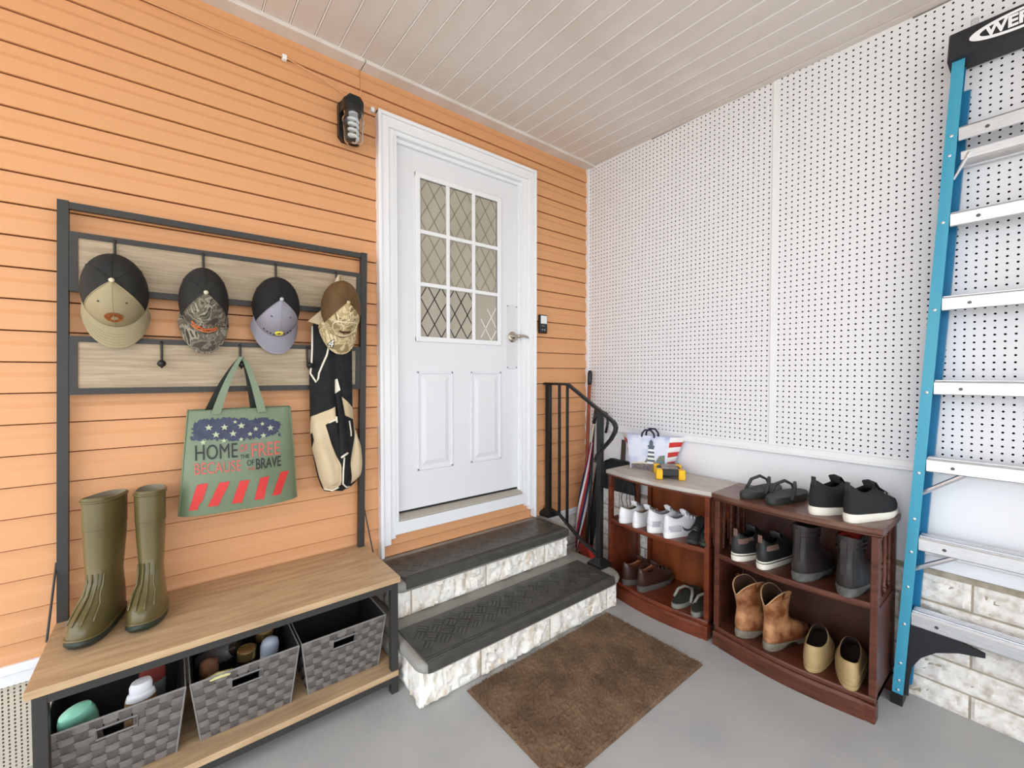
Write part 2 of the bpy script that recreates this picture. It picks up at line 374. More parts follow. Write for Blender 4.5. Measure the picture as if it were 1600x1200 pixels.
# latch plate, lever
hx = -.669-CX
pl = MB().box(hx-.046, hx+.042, .026, .0305, 1.342, 1.744, c=.001).build('latch_plate', mat('white_steel_plate', (222,221,224), .3, metal=.2), door)
sc_ = None
for sx in (-.038, .033):
    for z in (1.352, 1.734):
        MB().lathe([(.004,0),(.0035,.0015),(0.0005,.002)], 8, T(hx+sx, .026, z, PI/2)).build('screw', mat('dark_screw', (60,58,55), .4, metal=.6), pl)
lv = MB().lathe([(.034,0),(.034,.006),(.029,.011),(.014,.013),(.012,.03),(.013,.045),(.008,.052),(.001,.053)], 24, T(hx, .026, 1.543, PI/2))
lv.build('lever_rose', M_CHROME, door, smooth=True, auto=40)
MB().tube([(hx+.0, -.020, 1.543), (hx+.02, -.022, 1.546), (hx+.05, -.024, 1.549), (hx+.082, -.022, 1.543), (hx+.10,-.018,1.538)], [.009,.0095,.0085,.0075,.004], 10).tube([(hx, -.020, 1.543), (hx-.02, -.022, 1.541), (hx-.052, -.02, 1.546)], [.009,.008,.004], 10).build('door_lever', M_CHROME, door, smooth=True)

# ---------------------------------------------------------------- steps
steps = thing('entry_steps', 'two concrete steps with rough white stone risers below the door', 'steps')
m_conc = mat('grey_step_concrete', (158,155,148), .7, col2=(146,142,134), scale=5, bump=.1, bscale=60)
def slab(name, x0, x1, y0, z0, z1, rl, rr):
    # slab with rounded front corners and a bullnose edge
    pts = []
    for cx_, cy_, r, a0, a1 in ((x0+rl, y0+rl, rl, PI, 1.5*PI), (x1-rr, y0+rr, rr, 1.5*PI, 2*PI)):
        for i in range(9): a = a0+(a1-a0)*i/8; pts.append((cx_+r*math.cos(a), cy_+r*math.sin(a)))
    pts = [(x0, -.005)] + pts + [(x1, -.005)]
    cx_, cy_ = (x0+x1)/2, -.005
    def off(e): return [(cx_+(p[0]-cx_)*(1-e/((x1-x0)/2)), cy_+(p[1]-cy_)*(1-e/(cy_-y0))) for p in pts]
    hgt = z1-z0
    rings = [[(p[0],p[1],z) for p in off(e)] for e, z in ((.012,z0),(.003,z0+.25*hgt),(0,z0+.5*hgt),(.003,z0+.78*hgt),(.010,z0+.95*hgt),(.018,z1))]
    return MB().loft(rings).build(name, m_conc, steps, smooth=True, auto=50)
slab('step_slab', -1.630, -.372, -.625, .148, .196, .06, .09); slab('step_slab', -1.60, -.452, -.315, .332, .378, .05, .09)
m_core = mat('step_mortar', (186,172,150), .9)
MB().box(-1.60, -.41, -.568, -.006, 0, .15).box(-1.56, -.49, -.255, -.006, .15, .335).build('mortar_core', m_core, steps)
m_st2 = mat('cream_split_stone', (246,241,232), .75, col2=(204,182,152), scale=30, stretch=(1,1,.6), bump=1.0, bscale=60, ramp=(.48,.78), detail=8)
for x0, x1 in ((-1.612,-1.325),(-1.316,-.913),(-.904,-.48),(-.472,-.392)): stone('stone', x1-x0, .146, .03, steps, (x0, -.573, .002), (0,0,0), sd, m_st2, .019); sd += 1
for x0, x1 in ((-1.565,-1.501),(-1.493,-1.079),(-1.071,-.663),(-.655,-.472)): stone('stone', x1-x0, .134, .03, steps, (x0, -.262, .199), (0,0,0), sd, m_st2, .019); sd += 1
for y0, y1 in ((-.575,-.46),(-.452,-.19),(-.182,-.006)): stone('stone', y1-y0, .146, .03, steps, (-1.602, y1, .002), (0,0,-PI/2), sd, m_st2, .014); sd += 1
for y0, y1 in ((-.262,-.1),(-.092,-.006)): stone('stone', y1-y0, .134, .03, steps, (-1.558, y1, .199), (0,0,-PI/2), sd, m_st2, .014); sd += 1
for y0, y1, x, z, h in ((-.575,-.2,-.408,.002,.146),(-.19,-.006,-.408,.002,.146),(-.262,-.006,-.488,.199,.134)): stone('stone', y1-y0, h, .03, steps, (x, y0, z), (0,0,PI/2), sd, m_st2, .014); sd += 1

m_rub = mat('black_rubber', (66,65,61), .33, col2=(80,78,73), scale=14, bump=.15, bscale=120)
def tread(x0, x1, y0, y1, z, label, grp, flat):
    t = thing('stair_tread_mat', label, 'stair tread', ((x0+x1)/2, (y0+y1)/2, z), group=grp); w2, d2 = (x1-x0)/2, (y1-y0)/2
    prof = [(-d2, -.032), (-d2-.004, -.030), (-d2-.003, .004), (-d2+.006, .009), (-d2+.02, .008), (d2-.008, .008), (d2, .003), (d2, 0), (-d2+.004, 0), (-d2+.002,-.032)]
    prof = [(a, max(b_, -.03)) for a, b_ in prof]
    MB().loft([[(x, a, b_) for a, b_ in prof] for x in (-w2, w2)]).build('tread_pad', m_rub, t)
    for e in (.010, .024, .036): MB().box(-w2+.004, w2-.004, -d2+e, -d2+e+.006, .007, .0115, c=.002).build('nosing_ridge', m_rub, t)
    pat = MB(); s_ = .056; n = 0
    for i in range(-40, 41):
        for j in range(-40, 41):
            # basket of short slanted bars
            u, v = i*s_, j*s_; cx_, cy_ = (u+v)*.7071, (v-u)*.7071
            if abs(cx_) > w2-.035 or cy_ < -d2+.075 or cy_ > d2-.035: continue
            a = PI/4 if (i+j) % 2 else -PI/4
            for q in (-1, 0, 1):
                o2 = q*.0172
                pat.box(-.0235, .0235, -.0062, .0062, 0, .0056 if not flat else .0032, M=T(cx_, cy_, .0065, 0, 0, a) @ T(0, o2, 0), c=0)
    tag(pat.build('tread_pattern', m_rub, t), kind='stuff')
tread(-1.60, -.478, -.628, -.345, .197, 'black patterned rubber tread lying on the lower step', None, False)
tread(-1.545, -.512, -.315, -.05, .379, 'worn black rubber tread on the upper step under the door', None, True)

# ---------------------------------------------------------------- handrail
rail = thing('handrail', 'black iron handrail with curled end beside the entry steps', 'handrail'); RX = -.412
def flatbar(path, w_, h_, name, parent=rail):
    # a moulded bar in the plane x = RX following (y, z)
    mb = MB(); P = [Vector((0,)+p) for p in path]; rings = []
    for i, p in enumerate(P):
        t = (P[min(i+1,len(P)-1)] - P[max(i-1,0)]).normalized(); n = Vector((0, -t.z, t.y))
        rings.append([p + n*b_ + Vector((RX+a, 0, 0)) for a, b_ in ((-w_,-h_*.4),(-w_,h_*.4),(-w_*.6,h_),(w_*.6,h_),(w_,h_*.4),(w_,-h_*.4),(w_*.6,-h_),(-w_*.6,-h_))])
    return mb.loft(rings).build(name, M_IRON, parent)
top = [(.0,1.247),(-.06,1.247),(-.19,1.247),(-.215,1.242),(-.24,1.228),(-.40,1.135),(-.54,1.055),(-.568,1.036),(-.580,1.012),(-.574,.985),(-.545,.94),(-.47,.862),(-.448,.835),(-.438,.812),(-.440,.795)]
flatbar(top, .019, .008, 'top_rail')
bx = lambda y, z0, z1, r, nm: MB().box(RX-r, RX+r, y-r, y+r, z0, z1, c=.002).build(nm, M_IRON, rail)
bx(-.035, .385, 1.243, .0155, 'post'); bx(-.468, .2, 1.092, .0155, 'post')
flatbar([(-.045,.418),(-.13,.412),(-.2,.37),(-.3,.312),(-.455,.245)], .012, .008, 'bottom_rail')
for y, z0, z1 in ((-.135,.41,1.243),(-.205,.368,1.24)): bx(y, z0, z1, .0075, 'baluster')
for y, z in ((-.035,.379),(-.468,.197)):
    r4 = lambda r, zz: [(RX-r,y-r,zz),(RX+r,y-r,zz),(RX+r,y+r,zz),(RX-r,y+r,zz)]
    MB().loft([r4(.05, z), r4(.05, z+.012), r4(.024, z+.04), r4(.019, z+.044)]).build('post_shoe', M_IRON, rail)

# ---------------------------------------------------------------- hall tree
ht = thing('hall_tree', 'bench with black frame and tall back of two hook boards against orange siding', 'hall tree')
m_oak = mat('grey_oak_laminate', (200,170,132), .42, col2=(170,139,105), scale=5, stretch=(1.2,9,9), detail=7, bump=.03, ramp=(.3,.7))
m_oak2 = mat('pale_oak_laminate', (182,162,134), .5, col2=(150,130,104), scale=6, stretch=(1.3,9,22), detail=7, ramp=(.3,.7))
ZT = .483; BXL, BXR, BYF = -2.664, -1.630, -.447
MB().box(BXL, BXR, BYF, -.018, ZT-.022, ZT, c=.002).build('bench_top', m_oak, ht)
def lean(x, z): return x + .0175*(z-.5)
def lbox(x0, x1, y0, y1, z0, z1, nm, m, parent=ht):
    P = [(lean(x, z), y, z) for z in (z0,z1) for y in (y0,y1) for x in (x0,x1)]
    return MB().add(P, [(0,2,3,1),(4,5,7,6),(0,1,5,4),(2,6,7,3),(0,4,6,2),(1,3,7,5)]).build(nm, m, parent)
PLx, PRx = -2.661, -1.637
lbox(PLx, PLx+.027, -.048, -.022, ZT, 1.885, 'post', M_BLACK); lbox(PRx-.027, PRx, -.048, -.022, ZT, 1.885, 'post', M_BLACK)
lbox(PLx+.027, PRx-.027, -.046, -.026, 1.860, 1.882, 'top_rail', M_BLACK)
for za, zb in ((1.587,1.786),(1.240,1.438)):
    xa, xb = PLx+.028, PRx-.028
    for (a,b_,c_,e) in ((xa,xb,zb-.019,zb),(xa,xb,za,za+.022),(xa,xa+.021,za+.022,zb-.019),(xb-.021,xb,za+.022,zb-.019)):
        lbox(a, b_, -.047, -.027, c_, e, 'panel_frame', M_BLACK)
    lbox(xa+.021, xb-.021, -.043, -.030, za+.022, zb-.019, 'hook_board', m_oak2)
def hook(x, z):
    hk = MB().tube([(0,-.048,.012),(0,-.051,0),(0,-.053,-.045),(0,-.062,-.075),(0,-.078,-.083),(0,-.092,-.074)], .0042, 8)
    h_ = hk.build('hook', M_BLACK, ht, smooth=True, loc=(x,0,z))
    MB().lathe([(.001,-.014),(.009,-.011),(.0135,0),(.009,.011),(.001,.014)], 14, T(0,-.094,-.07,PI/2.6)).build('hook_ball', M_IRON, h_, smooth=True)
for x, z in ((-2.499,1.764),(-2.249,1.764),(-2.002,1.764),(-1.757,1.764),(-2.378,1.418),(-2.133,1.418),(-1.884,1.418)): hook(x, z)
for xa, xb in ((BXL+.012, BXL+.042), (BXR-.036, BXR-.006)):
    for ya, yb in ((BYF+.012, BYF+.042), (-.05, -.02)): MB().box(xa, xb, ya, yb, 0, ZT-.022, c=.002).build('leg', M_BLACK, ht)
    MB().box(xa, xb, BYF+.042, -.05, ZT-.048, ZT-.022).build('side_rail', M_BLACK, ht)
    MB().box(xa, xb, BYF+.042, -.05, .048, .072).build('side_rail', M_BLACK, ht)
for y0, y1 in ((BYF+.012, BYF+.037), (-.046, -.022)):
    MB().box(BXL+.042, BXR-.036, y0, y1, ZT-.05, ZT-.022).build('long_rail', M_BLACK, ht)
    MB().box(BXL+.042, BXR-.036, y0, y1, .046, .072).build('long_rail', M_BLACK, ht)
MB().box(BXL+.014, BXR-.008, BYF+.006, -.02, .073, .095, c=.002).build('lower_shelf', m_oak, ht)
for a, b_ in (((lean(-2.663,.68),-.035,.682),(-2.668,-.15,ZT-.01)), ((lean(-1.635,.66),-.035,.66),(-1.628,-.14,ZT-.01))):
    MB().tube([a, b_], .0032, 8).build('brace_rod', M_BLACK, ht)

# ---------------------------------------------------------------- baskets
m_strap = mat('grey_woven_strap', (126,119,113), .7, col2=(108,101,96), scale=30, stretch=(1,1,1), bump=.2, bscale=300)
m_strapd = mat('dark_woven_strap', (82,76,73), .7, col2=(96,90,86), scale=30, bump=.2, bscale=300)
m_liner = mat('black_liner', (30,27,26), .85); m_rimb = mat('grey_binding', (134,130,126), .6)
def basket(x0, x1, label):
    b = thing('storage_basket', label, 'basket', ((x0+x1)/2, -.225, .0955), group='woven baskets under the bench')
    hw, hd, h, tp = (x1-x0)/2, .155, .213, .026
    def P(side, u, v, o):      # u along the side -1..1, v height 0..1, o outward
        t = tp*(1-v); a, d_ = hw-t, hd-t*.9; z = v*h
        return {0:(u*a, -d_-o, z), 1:(a+o, u*d_, z), 2:(-u*a, d_+o, z), 3:(-a-o, -u*d_, z)}[side]
    slot = lambda u, v: abs(u+.02) < .30 and .70 < v < .84
    NR = 9; NC = {0:10, 1:9, 2:10, 3:9}
    for r_ in range(NR):
        va, vb = r_/NR+.006, (r_+1)/NR-.006; mb = MB()
        for side in range(4):
            n = NC[side]
            for c_ in range(n):
                for q in range(4):
                    ua, ub = -1+2*(c_+q/4)/n, -1+2*(c_+(q+1)/4)/n
                    if side == 0 and slot((ua+ub)/2, (va+vb)/2): continue
                    f = 1 if (c_+r_) % 2 == 0 else -1; oa, ob_ = f*.0022*math.sin(PI*q/4), f*.0022*math.sin(PI*(q+1)/4)
                    mb.add([P(side,ua,va,oa),P(side,ub,va,ob_),P(side,ub,vb,ob_),P(side,ua,vb,oa)], [(0,1,2,3)])
        mb.build('cross_strap', m_strap, b)
    for side in range(4):
        n = NC[side]
        for c_ in range(n):
            ua, ub = -1+2*c_/n+.012, -1+2*(c_+1)/n-.012; mb = MB()
            for r_ in range(NR):
                for q in range(4):
                    va, vb = (r_+q/4)/NR, (r_+(q+1)/4)/NR
                    if side == 0 and slot((ua+ub)/2, (va+vb)/2): continue
                    f = -1 if (c_+r_) % 2 == 0 else 1; oa, ob_ = f*.0022*math.sin(PI*q/4), f*.0022*math.sin(PI*(q+1)/4)
                    mb.add([P(side,ua,va,oa),P(side,ub,va,oa),P(side,ub,vb,ob_),P(side,ua,vb,ob_)], [(0,1,2,3)])
                if side == 0 and r_ == 5 and any(slot((ua+ub)/2, v_) for v_ in (.72, .78)): mb.build('upright_strap', m_strapd, b); mb = MB()
            mb.build('upright_strap', m_strapd, b)
    ln = MB()
    for side in range(4):
        for i in range(10):
            for j in range(10):
                ua, ub, va, vb = -1+.2*i, -.8+.2*i, j/10, (j+1)/10
                if side == 0 and slot((ua+ub)/2, (va+vb)/2): continue
                ln.add([P(side,ua,va,-.004),P(side,ub,va,-.004),P(side,ub,vb,-.004),P(side,ua,vb,-.004)], [(0,1,2,3)])
    ln.add([P(0,-1,0,0),P(0,1,0,0),P(2,-1,0,0),P(2,1,0,0)], [(0,1,2,3)]); ln.build('liner', m_liner, b)
    MB().tube([P(0,-1,1,0),P(0,1,1,0),P(2,-1,1,0),P(2,1,1,0)], .0035, 6, closed=True).build('rim', m_rimb, b)
    for s_ in (-1, 1):
        for d_ in (0, 2): MB().tube([P(d_,s_,0,0),P(d_,s_,1,0)], .0028, 6).build('corner_binding', m_rimb, b)
    sl = [P(0,u,v,.001) for u, v in ((-.32,.695),(.28,.695),(.28,.845),(-.32,.845))]
    MB().tube(sl, .0028, 6, closed=True).build('handle_binding', m_rimb, b)
    return b
basket(-2.650, -2.330, 'grey woven basket with mint and white bottles under the bench'); basket(-2.318, -1.998, 'grey woven basket full of gold-capped jars under the bench'); basket(-1.988, -1.668, 'empty grey woven basket under the right end of the bench')

def bottle(name, label, loc, rot, prof, m, capprof=None, mc=None, flat=.6, lab=None, ml=None):
    t = thing(name, label, 'bottle', loc, rot); S = Matrix.Diagonal((1, flat, 1, 1))
    MB().lathe(prof, 24, S).build('body', m, t, smooth=True, auto=50)
    if capprof: MB().lathe(capprof, 24, S).build('cap', mc, t, smooth=True, auto=50)
    if lab: MB().lathe(lab, 24, S, caps=False).build('label_band', ml, t, smooth=True)
m_mint = mat('mint_plastic', (140,208,180), .3, coat=.3); m_wpl = mat('white_plastic', (236,236,238), .3); m_maroon = mat('maroon_plastic', (128,62,54), .25, coat=.4)
m_tan = mat('tan_label', (176,140,100), .5, col2=(150,110,72), scale=30); m_clear = mat('grey_clear_plastic', (150,150,150), .2, trans=.4)
bottle('shampoo_bottle', 'mint green bottle leaning in the left basket', (-2.575,-.215,.125), (math.radians(24), math.radians(-12), .3), [(.036,0),(.04,.006),(.042,.05),(.042,.13)], m_wpl, [(.044,.13),(.045,.15),(.042,.19),(.036,.212),(.02,.219),(.001,.22)], m_mint, .62)
bottle('lotion_bottle', 'white bottle with oval tan label in the left basket', (-2.448,-.285,.101), (math.radians(10), 0, .2), [(.034,0),(.038,.006),(.038,.192),(.034,.212),(.026,.218)], m_wpl, [(.028,.218),(.029,.239),(.024,.252),(.001,.254)], m_wpl, .62, [(.0386,.10),(.0392,.15),(.0386,.198)], m_tan)
bottle('shampoo_bottle', 'maroon-capped bottle standing behind the white one in the left basket', (-2.418,-.20,.100), (math.radians(6), 0, .1), [(.034,0),(.036,.006),(.036,.175),(.033,.185)], m_clear, [(.036,.185),(.036,.205),(.033,.237),(.001,.239)], m_maroon, .7)
m_gold = mat('gold_lid', (190,160,105), .25, metal=.8); m_jar = mat('dark_jar', (40,34,26), .3)
for n_, (x, y, z, lb) in enumerate(((-2.145,-.215,.285,'gold-lidded dark jar in the middle of the centre basket'),(-2.075,-.14,.295,'gold-lidded jar at the back right of the centre basket'))):
    t = thing('lidded_jar', lb, 'jar', (x,y,.10), (math.radians(4),0,0)); MB().lathe([(.026,0),(.03,.005),(.03,z-.135)], 20).build('body', m_jar, t, smooth=True, auto=50)
    MB().lathe([(.0315,z-.135),(.032,z-.105),(.029,z-.1015),(.022,z-.103),(.001,z-.103)], 24).build('lid', m_gold, t, smooth=True, auto=40)
m_blu = mat('pale_blue_plastic', (200,210,224), .3, trans=.2)
bottle('spray_bottle', 'pale blue bottle cap in the centre basket', (-2.085,-.235,.10), (math.radians(5),math.radians(4),0), [(.028,0),(.03,.006),(.03,.14),(.026,.15)], m_wpl, [(.031,.15),(.032,.18),(.026,.2),(.015,.208),(.001,.21)], m_blu, .8)
t = thing('round_brush', 'brown round brush end showing in the centre basket', 'brush', (-2.262,-.25,.10)); MB().lathe([(.008,0),(.009,.11)],12).build('handle', M_IRON, t); MB().lathe([(.009,.11),(.026,.13),(.03,.165),(.025,.195),(.001,.205)],18).build('head', mat('brown_bristle', (122,82,58), .9, bump=.6, bscale=200), t, smooth=True)
t = thing('spray_can', 'dark grey can lying across the centre basket', 'can', (-2.235,-.15,.25), (math.radians(70), 0, math.radians(60))); MB().lathe([(.028,-.06),(.031,-.055),(.031,.05),(.024,.06)],18).build('body', mat('grey_can', (98,95,92), .45), t, smooth=True, auto=40); MB().lathe([(.022,.06),(.022,.085),(.001,.087)],18).build('cap', m_jar, t, smooth=True, auto=40)
t = thing('cleaning_cloth', 'pale yellow cloth over the front edge of the centre basket', 'cloth', (-2.235,-.372,.295)); MB().loft([[(-.045,.03,-.03),(-.01,.034,-.02),(.03,.03,-.028)],[(-.045,.008,.008),(-.01,.01,.016),(.034,.008,.011)],[(-.04,-.004,.012),(-.005,-.006,.019),(.034,-.004,.013)],[(-.03,-.012,.004),(0,-.014,.006),(.022,-.012,.003)]], caps=False, cyc=False).build('cloth_fold', mat('pale_yellow_cloth', (214,204,140), .9), t, smooth=True)
# ---------------------------------------------------------------- footwear
NT = 36
TH = [2*PI*i/NT for i in range(NT)]
def ringxy(xh, xf, hw, side=1, flatn=.82, Lr=.28):
    P = []
    for a in TH:
        c_, s_ = math.cos(a), math.sin(a); x = (xh+xf)/2 + (xf-xh)/2*math.copysign(abs(c_)**.92, c_); u = max(0, min(1, x/Lr))
        g = .80 + .20*max(0, min(1, (u-.25)/.4)); y = hw*math.copysign(abs(s_)**flatn, s_)*g + side*.010*(2*u-1)**2 - side*.006
        P.append((x, y))
    return P
SMO = lambda a, b, x: max(0, min(1, (x-a)/(b-a)))**2*(3-2*max(0, min(1, (x-a)/(b-a))))
def footwear(name, label, cat, loc, rz, side, L, W, levels, ts, mats, sole=None, top=None, group=None, lining_z=None, laces=0, tongue=False, heel=None, swoosh=False, extras=None, pitch=0, toe_spring=.010, arch=0):
    # local +x is the toe; levels = [(z above the sole, heel x, front x, half width)] as shares of L and W
    t = thing(name, label, cat, loc, (0, pitch, rz), group)
    m_up, m_so, m_li, m_la = mats
    tsf = lambda x: ts[0] + (ts[1]-ts[0])*max(0, min(1, x/L))
    zb = lambda x: toe_spring*max(0, (x/L-.72)/.28)**2
    R = []
    o_ = sole or [(0,.96,.97),(.5,1.05,1.02),(1,1.03,1.01)]
    for q, kw, kl in o_:
        R.append([(x, y, zb(x) + q*tsf(x) + (1-q)*arch*SMO(.30,.335,x/L)*(1-SMO(.52,.62,x/L))) for x, y in ringxy(-.012*L*(kl-1)*20, L*kl, W/2*kw, side, Lr=L)])
    MB().loft(R).build('sole', m_so, t, smooth=True, auto=55)
    rings = []; zt_ = levels[-1][0]
    for z, xh, xf, hw in levels:
        P = ringxy(xh*L, xf*L, hw*W/2, side, Lr=L); kz = (z/zt_)**2.2
        rings.append([(x, y, zb(x)*(1-kz) + tsf(x)*.96*(1-kz) + ts[0]*kz*.96 + z + (top(TH[i])*kz if top else 0)) for i, (x, y) in enumerate(P)])
    shr = lambda r, e: [(cx_+(p[0]-cx_)*(1-e/max(.02, wx)), cy_+(p[1]-cy_)*(1-e/max(.015, wy)), p[2]) for cx_, cy_, wx, wy in [(sum(p[0] for p in r)/NT, sum(p[1] for p in r)/NT, (max(p[0] for p in r)-min(p[0] for p in r))/2, (max(p[1] for p in r)-min(p[1] for p in r))/2)] for p in r]
    rim = shr(rings[-1], .004); rim = [(x, y, z+.001) for x, y, z in rim]
    MB().loft(rings+[rim], caps=False).build('upper', m_up, t, smooth=True, auto=70)
    cut = (lining_z if lining_z is not None else ts[0]+.3*zt_) - ts[0]; zs_ = [l[0] for l in levels]
    inn = [rim]
    for q in range(1, 9):
        z = zt_ + (cut-zt_)*q/8; kz = (z/zt_)**2.2
        P = ringxy(interp(z, zs_, [l[1] for l in levels])*L, interp(z, zs_, [l[2] for l in levels])*L, interp(z, zs_, [l[3] for l in levels])*W/2, side, Lr=L)
        inn.append(shr([(x, y, zb(x)*(1-kz) + tsf(x)*.96*(1-kz) + ts[0]*kz*.96 + z + (top(TH[i])*kz if top else 0)) for i, (x, y) in enumerate(P)], .006))
    MB().loft(inn, cap0=False, cap1=True).build('lining', m_li, t, smooth=True)
    cl = [(xf*L, ts[0]*.96 + z + (0)) for z, xh, xf, hw in levels]          # line of the vamp
    def vamp(f):
        k = f*(len(cl)-1); i = min(int(k), len(cl)-2); a = k-i; return cl[i][0]*(1-a)+cl[i+1][0]*a, cl[i][1]*(1-a)+cl[i+1][1]*a
    if tongue:
        x1, z1 = vamp(1.0); x0, z0 = vamp(.6); w_ = .022
        MB().loft([[(x0+.004,-w_,z0),(x0+.006,0,z0+.006),(x0+.004,w_,z0)],[(x1+.006,-w_*1.1,z1+.004),(x1+.004,0,z1+.012),(x1+.006,w_*1.1,z1+.004)],[(x1-.016,-w_*1.1,z1+.026),(x1-.022,0,z1+.034),(x1-.016,w_*1.1,z1+.026)],[(x1-.026,-w_,z1+.022),(x1-.030,0,z1+.028),(x1-.026,w_,z1+.022)],[(x1-.008,-w_*.9,z1-.01),(x1-.010,0,z1-.004),(x1-.008,w_*.9,z1-.01)]], caps=False, cyc=False).build('tongue', m_up, t, smooth=True)
    if laces:
        for i in range(laces):
            xa, za = vamp(.62+.36*i/max(1, laces-1)); w_ = .021
            MB().tube([(xa-.008,-w_,za-.009),(xa+.002,-w_*.5,za+.004),(xa+.004,0,za+.008),(xa+.002,w_*.5,za+.004),(xa-.008,w_,za-.009)], .0026, 6).build('lace', m_la, t, smooth=True)
    if heel:
        hm, hx0, hx1, hz = heel
        P = [(x, y) for x, y in ringxy(-.004, L*.30, W/2*.86, side, Lr=L)]
        MB().loft([[(x*.96, y*.94, 0) for x, y in P], [(x, y, hz) for x, y in P]]).build('heel', hm, t, smooth=True, auto=50)
    if extras: extras(t, L, W, levels, ts)
    return t
def side_pt(L, W, levels, ts, side, x, z, out=.0015):
    # a point on the flank of the upper at length x and height z above the floor
    zz = max(0, z-ts[0]); lv = levels; zs = [l[0] for l in lv]
    hw = interp(zz, zs, [l[3] for l in lv])*W/2; xh = interp(zz, zs, [l[1] for l in lv])*L; xf = interp(zz, zs, [l[2] for l in lv])*L
    c_ = max(-.999, min(.999, (x-(xh+xf)/2)/((xf-xh)/2))); s_ = math.sqrt(1-min(1, abs(c_)**(1/.92))**2)
    u = max(0, min(1, x/L)); g = .80+.20*max(0, min(1, (u-.25)/.4))
    return (x, side*(hw*s_**.82*g + out), z)
LOW = lambda H: [(0,.012,.985,.98),(.22*H,-.002,.985,1.02),(.42*H,-.002,.955,.99),(.56*H,.004,.87,.91),(.70*H,.010,.76,.82),(.84*H,.014,.65,.72),(1.0*H,.03,.54,.62)]
collar = lambda h, s_, f: (lambda a: (h if math.cos(a) < 0 else f)*abs(math.cos(a))**1.5 - s_*abs(math.sin(a))**2)
M_dk = mat('dark_lining', (26,24,23), .9); m_wsole = mat('white_rubber_sole', (238,237,236), .55); m_wlace = mat('white_lace', (238,238,240), .8)
MSZ, BSZ, TPZ = .449, .0925, .7365       # tops of the middle shelf, the bottom shelf and the bookcase
def tab(m, w_=.009, h_=.022):
    def f(t, L, W, levels, ts):
        z = ts[0]+levels[-1][0]+.012; MB().box(.004, .009, -w_, w_, z-.012, z+h_, c=.002).build('pull_tab', m, t)
    return f
# white running shoes with dark swoosh
m_wn = mat('white_mesh_upper', (228,227,231), .75, bump=.2, bscale=400); m_gn = mat('pale_grey_overlay', (186,182,190), .7); m_sw = mat('charcoal_swoosh', (70,68,74), .5)
def runner(side):
    def f(t, L, W, levels, ts):
        for sd_ in (-1, 1):
            Q = lambda x, z: side_pt(L, W, levels, ts, sd_, x, z, .0025)
            up_ = [(.09,.060),(.105,.048),(.125,.042),(.15,.046),(.175,.056),(.20,.070)]; lo_ = [(.09,.054),(.105,.037),(.125,.031),(.15,.037),(.175,.050),(.20,.070)]
            MB().loft([[Q(*a) for a in up_], [Q(*a) for a in lo_]], caps=False, cyc=False).build('swoosh', m_sw, t)
            hc = [[Q(x, z) for x in (.012,.03,.05,.07,.085)] for z in (.034,.05,.066)]
            MB().loft(hc, caps=False, cyc=False).build('heel_overlay', m_gn, t, smooth=True)
    return f
for sd_, y, lb in ((1, -.742, 'white running shoe with dark swoosh, nearer the other white shoes'), (-1, -.836, 'white running shoe with dark swoosh, front one on the middle shelf')):
    footwear('running_shoe', lb, 'shoe', (-.338, y, MSZ), math.radians(-15), sd_, .285, .090, LOW(.072), (.034,.024), (m_wn, m_wsole, mat('grey_lining', (170,166,170), .9), m_wlace), top=collar(.018,.010,.006), group='shoes in the bookcases', laces=4, tongue=True, extras=runner(sd_))
# small white shoes with beige lining
m_we = mat('white_leather', (236,236,238), .45); m_bei = mat('beige_lining', (196,178,150), .8)
for sd_, y, lb in ((1, -.556, 'plain white shoe with beige lining at the left end of the shelf'), (-1, -.644, 'plain white shoe with beige lining, second from the left end')):
    footwear('white_shoe', lb, 'shoe', (-.335, y, MSZ), math.radians(-4), sd_, .255, .088, LOW(.058), (.024,.02), (m_we, m_wsole, m_bei, m_wlace), top=collar(.010,.008,.004), group='shoes in the bookcases', laces=3, tongue=True)
# black trainers turned toe outwards
m_bk = mat('black_knit', (30,30,31), .85, bump=.25, bscale=350); m_bks = mat('black_sole', (36,36,35), .7); m_bkl = mat('black_lace', (46,46,46), .8); m_glace = mat('grey_lace', (120,120,112), .8)
for sd_, y, x, lb in ((-1, -.948, -.062, 'black laced trainer at the right end of the middle shelf, toe outwards'), (1, -1.003, -.050, 'black laced trainer tucked against the right upright, toe outwards')):
    footwear('trainer', lb, 'shoe', (x, y, MSZ), PI+math.radians(6), sd_, .27, .068, LOW(.062), (.022,.02), (m_bk, mat('olive_black_sole', (52,56,48), .7), M_dk, m_glace), top=collar(.012,.008,.006), group='shoes in the bookcases', laces=5, tongue=True)
# brown leather shoes
m_brn = mat('brown_leather', (66,40,34), .32, col2=(50,30,26), scale=12, coat=.15); m_brs = mat('grey_brown_sole', (84,78,72), .7); m_cog = mat('cognac_lining', (182,122,86), .6)
for sd_, y, lb in ((1, -.575, 'brown leather shoe nearest the entry steps on the bottom shelf'), (-1, -.672, 'brown leather shoe with thick grey sole on the bottom shelf')):
    footwear('leather_shoe', lb, 'shoe', (-.328, y, BSZ), math.radians(-6), sd_, .285, .10, LOW(.080), (.034,.026), (m_brn, m_brs, m_cog, m_brs), top=collar(.016,.014,.004), group='shoes in the bookcases', laces=3, tongue=True)
